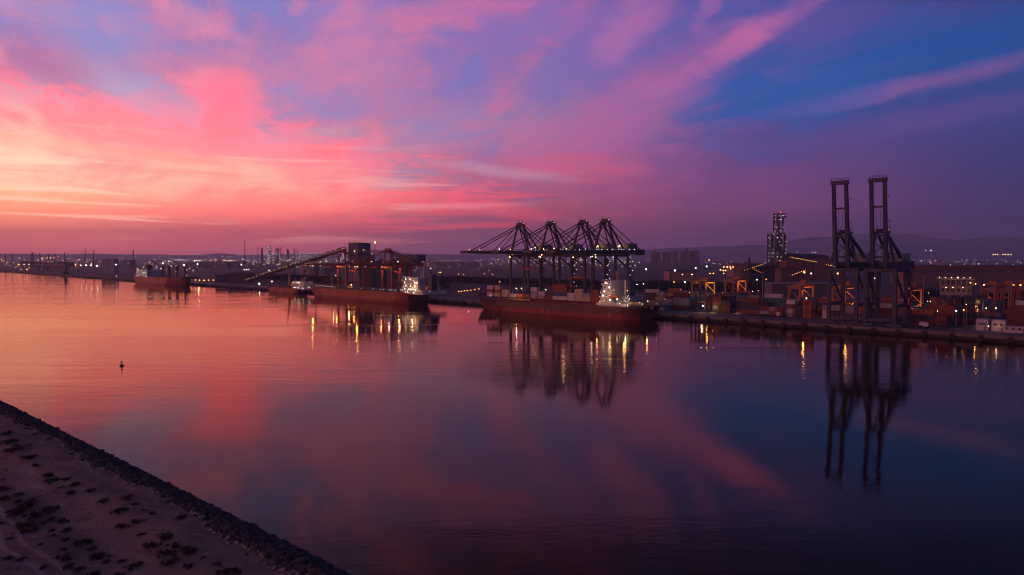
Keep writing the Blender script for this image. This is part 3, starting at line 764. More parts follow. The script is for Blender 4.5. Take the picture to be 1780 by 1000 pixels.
# --- the container ship, nearest
NS = -29.0; B1 = 26.0
sm, L1 = span(838, 1141, -16.0, -8.0)
A = make_ship('container_ship', 'dark container ship with red waterline, part loaded, under the four lowered cranes', sm, -16.0, L1, B1, 7.8, paint('hull_dark', (0.085, 0.028, 0.028), 0.45, wear=0.6, scale=0.15, dirt=(0.10, 0.03, 0.02)), paint('boot_red', (0.25, 0.030, 0.026), 0.5, wear=0.5, scale=0.15), 3.0, True, fore=3.2)
f1 = lambda px: lx(px, NS, sm, True)
hc = paint('hatch_red', (0.22, 0.045, 0.035), 0.7)
for k in range(8):
    c = f1(1030) + (f1(868) - f1(1030)) * (k + 0.5) / 8
    MB().box(c - 8.2, c + 8.2, -10.4, 10.4, 7.7, 9.9).box(c - 8.5, c + 8.5, -10.7, 10.7, 9.9, 10.25).build('hatch_cover', hc, A)
yel = paint('yellow_walkway', (0.45, 0.30, 0.06), 0.6)
MB().box(f1(920), f1(882), 11.2, 12.4, 8.7, 9.6).build('side_walkway', yel, A)
zt = deckhouse(A, f1(1062), f1(1040), 11.4, 7.7, 6, white_m, lit=LITWIN, step=0.5, wing=1.6)
deckhouse(A, f1(1090), f1(1064), 10.6, 7.7, 2, blue_m, lit=LITWIN, th=3.4)
MB().box(f1(1088), f1(1036), 11.2, 12.6, 8.2, 10.0).build('bulwark', white_m, A)
fu = MB().box(f1(1079), f1(1069), -3.0, 3.0, 14.5, 24.4).box(f1(1078), f1(1070), -2.4, 2.4, 24.4, 25.0).build('funnel', paint('funnel_navy', (0.05, 0.06, 0.12), 0.5), A)
MB().box(f1(1072.5), f1(1069.5), -3.05, 3.08, 15.0, 24.2).build('funnel_panel', white_m, fu)
MB().tube((f1(1074), 0.8, 25), (f1(1074), 0.8, 27), 0.45).tube((f1(1076), -0.8, 25), (f1(1076), -0.8, 26.5), 0.4).build('exhaust_pipe', black_m, fu)
ms = MB().beam((f1(1052), 0, zt), (f1(1052), 0, zt + 7), 0.5, 0.5, 0.25, 0.25).beam((f1(1052), -2.5, zt + 4), (f1(1052), 2.5, zt + 4), 0.2).box(f1(1052) - 1.3, f1(1052) + 1.3, -0.2, 0.2, zt + 5.2, zt + 5.6).build('mast', white_m, A)
MB().beam((f1(846), 0, 11), (f1(846), 0, 20), 0.6, 0.6, 0.3, 0.3).beam((f1(846), -1.6, 17), (f1(846), 1.6, 17), 0.2).build('foremast', paint('mast_buff', (0.4, 0.22, 0.1), 0.6), A)
lb = MB().lathe([(0.1, -3.2), (0.8, -2.8), (1.25, -1.5), (1.3, 1.2), (0.9, 2.7), (0.1, 3.2)], 10)
lb.v = [(z, x + 12.4, y * 0.9 + 14.2) for x, y, z in lb.v]; lb.v = [(x + f1(1066), y, z) for x, y, z in lb.v]
lb.build('lifeboat', paint('lifeboat_orange', (0.6, 0.13, 0.03), 0.5), A)
for px in (1063, 1067.5): MB().beam((f1(px), 10.8, 12.5), (f1(px), 12.2, 16.5), 0.3).beam((f1(px), 12.2, 16.5), (f1(px), 13.4, 16.2), 0.3).build('davit', white_m, A)
for k in range(3):
    MB().lathe([(0.1, 0), (1.2, 0.2), (1.2, 4.8), (0.1, 5.0)], 10).build('deck_tank', paint('deck_tank', (0.42, 0.34, 0.22), 0.6), A, (f1(1099 + k * 6), 9.5, 10.2)).rotation_euler = (0, math.pi / 2, 0)
wn = MB()
for px in (1106, 1116, 1126): wn.box(f1(px) - 1.2, f1(px) + 1.2, 4, 8, 7.7, 9.4)
wn.build('winch', black_m, A)
def ship_lamps(R, f, side_y, spec):
    for px, z, y, r, m in spec: lamp(R, (f(px), y if y is not None else side_y, z), r * 0.6, m)
spec = [(847, 20.4, 0, .55, AMBER), (852, 10.4, 12.6, .25, WHITE), (1092, 13.2, 11.5, .42, WARM), (1124, 12.4, 11.5, .6, AMBER), (1117, 10.6, 12.5, .28, WARM), (1110, 11.4, 12.0, .24, WHITE), (1066, 18.4, 12.2, .42, AMBER), (1088, 18.2, 11.5, .50, AMBER), (1043, 10.6, 13.2, .34, WARM), (1078, 10.3, 13.2, .38, WARM), (1134, 11, 8, .22, WHITE)]
random.seed(11)
spec += [(1041 + random.uniform(0, 22), 8.7 + 2.7 * random.randint(1, 6), 12.4, .22, WHITE if random.random() < .75 else COOL) for _ in range(13)]
spec += [(1064 + random.uniform(0, 26), 9.5 + random.uniform(0, 6), 11.6, .2, WHITE) for _ in range(9)]
ship_lamps(A, f1, 13.2, spec)
for px, z, y, e in ((1090, 12.0, 14.2, 700), (1066, 16.8, 15.5, 260), (1087, 17.0, 14.0, 900), (1120, 12.0, 9.5, 500), (1045, 14.5, 17.0, 500), (902, 13.5, 15.5, 900)):
    light(A.matrix_basis @ Vector((f1(px), y, z)), e, (1.0, 0.60, 0.24), 0.35)
for px, z, y, e in ((1049, 17.0, 25.0, 330), (1080, 15.0, 25.0, 250)): light(A.matrix_basis @ Vector((f1(px), y, z)), e, (1.0, 0.80, 0.72), 0.5)  # added fill lights over the water, no fitting there, to brighten the deckhouses
bays = [(845.5, 20, 'white rust_red white'), (858, 20, 'cream rust_red cream'), (871, 20, 'cream cream'), (884, 20, 'white'), (896.5, 20, 'rust_red'), (909, 20, 'dark_maroon'), (921.5, 20, 'grey grey white'), (934, 20, 'grey white'), (947, 20, 'dark_maroon navy'),
        (959.5, 40, 'white deep_blue rust_red rust_red'), (985, 20, 'white white'), (997.5, 20, 'cream cream cream'), (1010, 20, 'cream grey'), (1022.5, 20, 'rust_red dark_maroon dark_maroon')]
BX = 1.99
names_s = ['nearest the bow'] + [nth(i) + ' stack from the bow' for i in range(1, 14)]
tiern = ['bottom tier', 'second tier', 'third tier', 'fourth tier', 'top of five tiers']
last = -1e9
xs = []
for i, (px, ft, cols) in enumerate(bays):
    Lc = 12.19 if ft == 40 else 6.06
    x = f1(px) - Lc / 2
    if xs and x + Lc / 2 > xs[-1][0] - xs[-1][1] / 2 - 0.15: x = xs[-1][0] - xs[-1][1] / 2 - Lc / 2 - 0.25
    xs.append((x, Lc))
    for row, yy in enumerate((11.2,)):
        for t, cn in enumerate(cols.split()):
            cn = cn.replace('_', ' ')
            if row == 1:
                if t < len(cols.split()) - 1: continue
                cn = random.choice(['rust red', 'cream', 'dark maroon', 'grey'])
            o = place(container_mesh(ft), 'shipping_container', None, A.matrix_basis @ Vector((x, yy, 10.26 + t * 2.60)), TH + math.pi, PAL[cn])
            if row == 1: o.location = A.matrix_basis @ Vector((x, yy, 10.26 + t * 2.60))
            tag(o, f"{cn} container on the container ship, {tiern[t]}, {names_s[i]}" + (', inboard row' if row else ''), 'container', 'containers on the container ship')
# --- the red bulk carrier under the grab unloaders
or_m = paint('hull_orange_red', (0.37, 0.078, 0.032), 0.45, wear=0.5, scale=0.12, dirt=(0.24, 0.05, 0.03))
orb_m = paint('boot_dark_red', (0.24, 0.035, 0.035), 0.5, wear=0.5, scale=0.12)
NB = -33.0; smb, L2 = span(547, 743, -18.5, -9.0)
Bk = make_ship('bulk_carrier', 'orange red bulk carrier with lit white deckhouse under the red grab unloaders', smb, -18.5, L2, 29.0, 9.2, or_m, orb_m, 2.6, True, fore=2.0)
f2 = lambda px: lx(px, NB, smb, True)
hg = paint('hatch_green', (0.055, 0.06, 0.045), 0.75)
for k in range(6):
    c = f2(684) + (f2(566) - f2(684)) * (k + 0.5) / 6
    MB().box(c - 7.0, c + 7.0, -9, 9, 8.2, 10.2).box(c - 7.3, c + 7.3, -9.4, 9.4, 10.2, 10.7).build('hatch_cover', hg, Bk)
zt = deckhouse(Bk, f2(732), f2(693), 12.5, 8.3, 1, white_m, lit=LITWIN)
zt = deckhouse(Bk, f2(722), f2(693.5), 11.6, zt, 4, white_m, lit=LITWIN, step=0.9, wing=2.6)
fu = MB().box(f2(731), f2(721), -3.2, 3.2, 11.2, 23.5).box(f2(730), f2(722), -2.4, 2.4, 23.5, 24.6).build('funnel', paint('funnel_navy', (0.05, 0.06, 0.12), 0.5), Bk)
MB().tube((f2(725), 0, 24.5), (f2(725), 0, 27.0), 0.5).build('exhaust_pipe', black_m, fu)
MB().beam((f2(712), 0, zt), (f2(712), 0, zt + 9), 0.6, 0.6, 0.3, 0.3).beam((f2(712), -3, zt + 5), (f2(712), 3, zt + 5), 0.2).build('mast', white_m, Bk)
MB().beam((f2(718), 6, zt - 2), (f2(718), 6, zt + 6), 0.5).build('signal_post', white_m, Bk)
MB().beam((f2(554), 0, 10.5), (f2(554), 0, 20), 0.6).beam((f2(554), -1.5, 17), (f2(554), 1.5, 17), 0.2).build('foremast', paint('mast_buff', (0.4, 0.22, 0.1), 0.6), Bk)
lb2 = MB().box(f2(738), f2(733.5), 8.5, 11.0, 12.2, 14.6).beam((f2(739), 9.7, 11.5), (f2(732), 9.7, 16.5), 0.5).build('lifeboat_ramp', paint('lifeboat_orange', (0.6, 0.13, 0.03), 0.5), Bk)
spec = [(560.5, 21.0, 0, .62, WARM), (599.5, 13.2, 8, .85, WARM), (597, 11.2, 9, .5, AMBER), (602, 11.2, 9, .5, AMBER), (719.5, 14.8, 13.4, .85, AMBER)]
spec += [(548 + 4.6 * k, 11.6 - 0.12 * k, 13.4, .26, WHITE) for k in range(8)] + [(px, 10.9, 13.2, .33, WHITE) for px in (626, 646, 659, 664, 674, 678, 685)]
random.seed(5)
spec += [(694 + random.uniform(0, 36), 11.6 + 2.7 * random.randint(0, 1), 14.2, .30, random.choice([WHITE, GREENISH, WHITE])) for _ in range(11)]
spec += [(696 + random.uniform(0, 22), 17.0 + 2.7 * random.randint(0, 2), 13.6, .26, random.choice([WHITE, GREENISH])) for _ in range(8)]
spec += [(737, 14.5, 10.5, .4, AMBER), (739, 11.5, 10, .3, WHITE), (735.5, 12.6, 10.6, .3, WARM)]
ship_lamps(Bk, f2, 13.2, spec)
for px, z, y, e in ((599.5, 15.0, 10.5, 1500), (719.5, 15.0, 16.5, 1600), (560.5, 19.0, 3.0, 500)):
    light(Bk.matrix_basis @ Vector((f2(px), y, z)), e, (1.0, 0.55, 0.2), 0.4)
for px, z, y, e in ((697, 18.0, 27.0, 520), (716, 17.0, 27.0, 380)): light(Bk.matrix_basis @ Vector((f2(px), y, z)), e, (1.0, 0.88, 0.80), 0.5)  # added fill off the ship's side, without a lamp, lifting the white deckhouse
# --- the small coaster
NC = -16.0; smc, L3 = span(469, 531, -9.0, -5.0)
Ck = make_ship('coaster', 'small orange and black coaster with a yellow deck crane', smc, -9.0, L3, 14.0, 5.8, paint('hull_orange_dull', (0.40, 0.10, 0.045), 0.5, wear=0.6, scale=0.15), orb_m, 2.0, True, fore=2.0, rake=4)
f3 = lambda px: lx(px, NC, smc, True)
MB().box(f3(503), f3(475), -5.2, 5.2, 4.9, 7.2).build('hatch_cover', hg, Ck)
zt = deckhouse(Ck, f3(526), f3(506), 6.0, 4.9, 3, white_m, lit=LITWIN, step=1.0, wing=0.8)
MB().beam((f3(519), 0, zt), (f3(519), 0, zt + 11.5), 0.8, 0.8, 0.6, 0.6).box(f3(519) - 1.2, f3(519) + 1.2, -1.2, 1.2, zt + 10, zt + 12).build('mast', black_m, Ck)
MB().box(f3(521), f3(515), -2, 2, zt, zt + 3.4).build('funnel', paint('funnel_navy', (0.05, 0.06, 0.12), 0.5), Ck)
MB().tube((f3(492.5), 0, 6), (f3(492.5), 0, 17), 1.7, 1.4, 10).build('crane_post', paint('crane_yellow', (0.42, 0.27, 0.05), 0.6), Ck)
MB().beam((f3(492.5), 0, 16), (f3(487.5), 0, 33), 1.1, 1.1, 0.6, 0.6).beam((f3(492.5), 0, 18.5), (f3(487.8), 0, 33), 0.2).build('crane_jib', paint('crane_yellow', (0.42, 0.27, 0.05), 0.6), Ck)
MB().beam((f3(508), 2, zt - 3), (f3(504.5), 2, zt + 4), 0.6).build('derrick', paint('crane_yellow', (0.42, 0.27, 0.05), 0.6), Ck)
random.seed(3)
spec = [(505 + random.uniform(0, 21), 6.6 + 2.7 * random.randint(0, 2), 7.0, .32, random.choice([WHITE, WARM, COOL])) for _ in range(14)] + [(506, 9, 7, .4, AMBER), (532, 7.5, 4, .7, GREENISH), (525.5, 14, 5, .3, WHITE), (525.5, 17, 4, .3, WARM)]
ship_lamps(Ck, f3, 7.0, spec)
# --- the far geared bulk carrier
ND = -33.0; smd, L4 = span(326, 231.5, -18.5, -31.0)
Dk = make_ship('geared_bulk_carrier', 'far orange cargo ship with four slanting deck cranes and deckhouse at its left end', smd, -18.5, L4, 30.0, 10.5, or_m, orb_m, 3.0, False, fore=2.0)
f4 = lambda px: lx(px, ND, smd, False)
for k in range(5):
    c = f4(262) + (f4(312) - f4(262)) * (k + 0.5) / 5
    MB().box(c - 8.5, c + 8.5, -9.5, 9.5, 9.5, 12.2).build('hatch_cover', paint('hatch_brown', (0.10, 0.05, 0.045), 0.75), Dk)
zt = deckhouse(Dk, f4(233.5), f4(254), 13.5, 9.6, 4, paint('ship_blue_white', (0.40, 0.42, 0.50), 0.5), lit=LITWIN, side=-1, step=1.4)
MB().box(f4(238), f4(243), -3, 3, zt, zt + 7).build('funnel', black_m, Dk)
grey_c = paint('deck_crane', (0.10, 0.085, 0.09), 0.6)
for k, (pb, pt, yt) in enumerate(((263, 245, 457), (275, 256, 457), (288, 269, 457), (303, 280, 456))):
    MB().tube((f4(pb), 0, 9.5), (f4(pb), 0, 25), 2.0, 1.7, 10).build('crane_post', grey_c, Dk)
    q = Vector((f4(pt), 0, 35.0))
    MB().beam((f4(pb), 0, 22), q, 1.6, 1.6, 0.8, 0.8).beam((f4(pb), 0, 26), q, 0.3).build('crane_jib', grey_c, Dk)
    MB().box(f4(pb) - 2.2, f4(pb) + 2.2, -2.2, 2.2, 21, 26).build('crane_cab', grey_c, Dk)
spec = [(244, 31, -2, .9, WHITE), (267, 30, -2, 1.25, WHITE), (277, 33, -2, 1.0, WHITE), (236, 22, -12, .7, GREENISH), (244, 24, -10, .7, GREENISH), (258, 24, -4, .7, WHITE), (266.5, 22.5, -4, .95, GREENISH), (312, 22, -5, .6, WHITE), (315, 15, -8, .8, WARM), (320, 21, -3, .6, WHITE), (314, 24, -3, .55, WHITE), (276, 21, -4, .5, AMBER), (293, 19, -5, .5, WARM)]
ship_lamps(Dk, f4, -13, spec)
# ------------------------------------------------------------------ container yard
rnd = random.Random(21)
COLS = ['rust red'] * 6 + ['dark maroon'] * 6 + ['orange brown'] * 2 + ['deep blue'] * 3 + ['navy'] * 4 + ['white'] * 2 + ['cream'] + ['grey'] * 3 + ['dark green'] * 2 + ['teal']
ROWS = [  # name, n, px from, px to, tiers lo-hi, chance of an empty slot
    ('front row', 36.0, 1122, 1795, 2, 4, 0.10), ('second row', 41.5, 1122, 1640, 3, 4, 0.2), ('third row', 60.0, 1128, 1800, 3, 4, 0.2),
    ('fourth row', 86.0, 1120, 1800, 3, 4, 0.26), ('fifth row', 116.0, 1116, 1800, 3, 4, 0.42)]
yard = []
for rn, n, p0, p1, lo, hi, gapc in ROWS:
    s = S(p0, n) + rnd.uniform(0, 3); bay = 0; prev = rnd.choice(COLS)
    while s < S(p1, n):
        ft = 40 if rnd.random() < (0.42 if n < 45 else 0.78) else 20
        L = 12.19 if ft == 40 else 6.06
        c = QP(s + L / 2, n); px = CX + F_PX * c.x / c.y
        skip = rnd.random() < gapc
        if n < 45 and (1186 < px < 1236): skip = True                       # lane where the straddle carrier stands
        if n < 45 and (1412 < px < 1432): skip = True
        if n < 45 and px > 1640: skip = True                                # kept clear: sheds and offices stand here
        if n < 45 and 1436 < px < 1590 and rnd.random() < 0.35: skip = True
        if not skip:
            k = rnd.randint(lo, hi)
            if n < 40 and 1236 < px < 1345: k = rnd.choice([3, 4, 4])
            yard.append((rn, n, s + L / 2, ft, k, px)); 
        s += L + (0.35 if rnd.random() < 0.8 else 1.6); bay += 1
yard_count = 0
for rn in [r[0] for r in ROWS]:
    row = [y for y in yard if y[0] == rn]
    for b, (_, n, sc_, ft, k, px) in enumerate(row):
        prev = rnd.choice(COLS)
        lot = []
        for t in range(k):
            cn = prev if rnd.random() < 0.35 else rnd.choice(COLS); prev = cn
            if n >= 84 and rnd.random() < .25: cn = rnd.choice(['white', 'cream', 'grey'])
            if n < 45 and 1236 < px < 1345: cn = rnd.choice(['dark maroon', 'navy', 'dark maroon', 'black', 'grey', 'rust red'])
            o = place(container_mesh(ft), 'shipping_container', None, QP(sc_, n, GZ + 0.012 + t * 2.6), TH + (0 if rnd.random() < .5 else math.pi) + rnd.uniform(-.004, .004), PAL[cn])
            tt = ('bottom', 'second', 'third', 'fourth', 'fifth')[t] + ' tier'
            tag(o, f"{cn} {ft} foot container, {tt} of {nth(b)} stack from the left, yard {rn}", 'container', 'containers stacked in the yard')
            yard_count += 1
# stacks standing end-on by the quay road
for i, (px, cols) in enumerate(((1352, 'orange_brown rust_red'), (1361, 'dark_green navy'), (1373, 'grey white rust_red white'), (1384, 'navy black navy'), (1401, 'orange_brown rust_red orange_brown rust_red'), (1449, 'rust_red navy'))):
    for t, cn in enumerate(cols.split()):
        cn = cn.replace('_', ' ')
        for q in range(2):
            s = S(px, 29.0)
            o = place(container_mesh(20), 'shipping_container', None, QP(s + q * 2.6, 31.0, GZ + 0.012 + t * 2.6), TH + math.pi / 2, PAL[cn])
            tag(o, f"{cn} end-on container by the quay road, {tiern[t]}, {nth(2 * i + q)} stack from left", 'container', 'containers standing end-on by the quay road')
# --- yard gantries on tyres
rtg_red = paint('yard_crane_paint', (0.46, 0.120, 0.045), 0.5, wear=0.4)
rtg_yel = paint('yard_crane_yellow', (0.48, 0.22, 0.04), 0.5, wear=0.4)
def yard_crane(s, n, label, power=2600, span=22.0, h=17.5, lit_far=True, mat=None, col=(1.0, 0.55, 0.12)):
    mat = mat or rtg_red
    R = empty('yard_gantry_crane', QP(s, n, GZ), TH, label, 'crane', 'tyred yard gantry cranes')
    w = 6.6
    for y in (0, span):
        for sx in (-1, 1):
            MB().beam((sx * w / 2, y, 1.6), (sx * w / 2, y, h), 0.75, 0.75, 0.95, 0.95).build('leg', mat, R)
            tw = MB()
            for k in (-0.9, 0.9): tw.tube((sx * w / 2 + k, y - 0.35, 0.75), (sx * w / 2 + k, y + 0.35, 0.75), 0.75, n=12)
            tw.build('wheel', black_m, R)
        MB().beam((-w / 2 - 1.6, y, 2.0), (w / 2 + 1.6, y, 2.0), 0.8, 0.9).build('sill_beam', mat, R)
        MB().beam((-w / 2, y, h - 0.5), (w / 2, y, h - 0.5), 0.7, 0.9).build('end_tie', mat, R)
        MB().beam((-w / 2, y, h - 1.5), (w / 2, y, h * 0.55), 0.35).beam((w / 2, y, h * 0.53), (-w / 2, y, 3.2), 0.35).build('brace', mat, R)
        MB().box(-1.6, 1.6, y - 1.3, y + 1.3, 2.5, 4.3).build('power_pack', mat, R)
    for sx in (-1, 1):
        g = MB().beam((sx * w / 2, -1.5, h + 0.7), (sx * w / 2, span + 1.5, h + 0.7), 0.9, 1.4)
        g.rail([(sx * (w / 2 + 0.8), -1.5, h + 1.3), (sx * (w / 2 + 0.8), span + 1.5, h + 1.3)], 1.0, 0.07); g.build('girder', mat, R)
    ty = span * 0.68
    MB().box(-w / 2 - .4, w / 2 + .4, ty - 2.4, ty + 2.4, h + 1.5, h + 2.1).box(-2, 2, ty - 1.6, ty + 1.6, h + 2.1, h + 3.8).build('trolley', mat, R)
    MB().box(-1.1, 1.1, ty - 4.4, ty - 2.6, h - 2.3, h + 0.2).build('operator_cab', paint('machinery_house', (0.25, 0.25, 0.28), 0.6), R)
    MB().box(-3.0, 3.0, ty - 0.3, ty + 0.3, h * 0.62, h * 0.62 + .5).beam((-1, ty, h * .62), (-1, ty, h + 1.5), 0.08).beam((1, ty, h * .62), (1, ty, h + 1.5), 0.08).build('spreader', mat, R)
    yl = span if lit_far else 0
    if power:
        for sx in (-1, 1): lamp(R, (sx * (w / 2 - 0.9), yl - 0.6, h + 0.2), 0.34, AMBER)
        for (x, y, z) in ((-1.4, yl - 2.6, h - 2.0), (0.8, yl - 3.0, h * 0.45)):
            light(R.matrix_basis @ Vector((x, y, z)), power, col, 0.4)
    return R
yard_crane(S(1405, 64) , 42, 'red yard gantry crane lit orange, left of the raised-boom cranes', 1200)
yard_crane(S(1479, 66), 44, 'red yard gantry crane lit orange, behind the left raised-boom crane', 1200)
yard_crane(S(1591, 66), 44, 'red yard gantry crane lit orange, just right of the raised-boom cranes', 1200)
yard_crane(S(1290, 140), 118, 'red yard gantry crane lit orange in the back rows, below the lit plant tower', 2000)
yard_crane(S(1240, 92), 66, 'yard gantry crane with yellow lit trolley above the dark front stacks', 2200, lit_far=True, mat=rtg_yel)
for i, px in enumerate((1730, 1752, 1774)):
    yard_crane(S(px, 128), 106 + 12 * i, 'unlit red yard gantry crane at the right edge, ' + ('left of three', 'middle of three', 'right of three')[i], 0)
# --- straddle carriers: tall dark legs on wheels
def straddle(s, n, label, rz=0.0):
    R = empty('straddle_carrier', QP(s, n, GZ), TH + rz, label, 'straddle carrier', 'straddle carriers on the apron')
    for y in (-2.3, 2.3):
        for x in (-3.2, 3.2): MB().beam((x, y, 1.0), (x, y, 13.2), 0.6, 0.7).build('leg', navy2, R)
        MB().beam((-4.6, y, 1.3), (4.6, y, 1.3), 0.7, 0.9).build('sill_beam', navy2, R)
        wl = MB()
        for k in (-3.9, -1.4, 1.4, 3.9): wl.tube((k, y - .3, 0.62), (k, y + .3, 0.62), 0.62, n=10)
        wl.build('wheel', black_m, R)
    MB().box(-4.4, 4.4, -2.7, 2.7, 13.2, 14.0).box(-3.0, 1.0, -1.6, 1.6, 14.0, 15.3).rail([(-4.3, -2.7, 14), (4.3, -2.7, 14), (4.3, 2.7, 14)], 1.0, .07, 2.0).build('top_frame', navy2, R)
    MB().box(3.4, 5.2, -0.9, 1.1, 10.6, 12.9).build('operator_cab', paint('machinery_house', (0.25, 0.25, 0.28), 0.6), R)
    MB().box(-3.0, 3.0, -1.2, 1.2, 6.2, 6.7).beam((-2.6, 0, 6.7), (-2.6, 0, 13.2), .12).beam((2.6, 0, 6.7), (2.6, 0, 13.2), .12).build('spreader', rtg_yel, R)
    return R
straddle(S(1221, 30), 30, 'dark straddle carrier standing alone at the left yard lane', 0.0)
for i, px in enumerate((1642, 1660, 1678, 1692)):
    straddle(S(px, 50), 50 + 4 * i, 'dark straddle carrier in the parked row on the right, ' + nth(i) + ' from the left', math.pi / 2)
for px, n in ((1222.5, 26.5),):
    o = QP(S(px, n), n, GZ + 4.2); lp = empty('work_lamp', QP(S(px, n), n, GZ), TH, 'white work lamp on a short post below the lone straddle carrier', 'lamp')
    MB().beam((0, 0, 0), (0, 0, 4.0), 0.14).build('post', black_m, lp); lamp(lp, (0, 0, 4.3), 0.5, WHITE); light(o + Vector((-1, -1.2, 0)), 700, (1, .75, .45), .3)
# yellow working light on the stacks beside the lit gantry
for px, n, z, e in ((1413, 34, 8, 1500), (1240, 33, 6, 900), (1640, 48, 9, 900), (1665, 60, 12, 1100), (1700, 62, 12, 1200)):
    ob = QP(S(px, n), n, z)
    light(ob, e, (1.0, .55, .16), .4)
# --- floodlight masts over the yard
def mast(px, n, h, label, mat=WHITE, r=0.45, nl=4):
    R = empty('floodlight_mast', QP(S(px, n), n, GZ), TH, label, 'light mast', 'tall floodlight masts')
    MB().tube((0, 0, 0), (0, 0, h), 0.45, 0.2, 8).build('pole', paint('galvanised', (0.22, 0.21, 0.22), 0.5, 0.4), R)
    MB().lathe([(0.3, -0.2), (1.5, 0), (1.5, 0.3), (0.3, 0.5)], 10).build('head_ring', paint('galvanised', (0.22, 0.21, 0.22), 0.5, 0.4), R, (0, 0, h))
    for k in range(nl):
        a = k * 2 * math.pi / max(1, nl) + 0.6; lamp(R, (1.5 * math.cos(a), 1.5 * math.sin(a), h - 0.35), r, mat)
    return R
for i, (px, n, h, nl) in enumerate(((1229, 62, 24, 0), (1146, 52, 20, 0), (1326, 46, 26, 0), (1606, 90, 24, 0), (1755, 70, 28, 0))):
    mast(px, n, h, 'tall unlit floodlight mast in the container yard, ' + nth(i) + ' from the left', nl=nl)
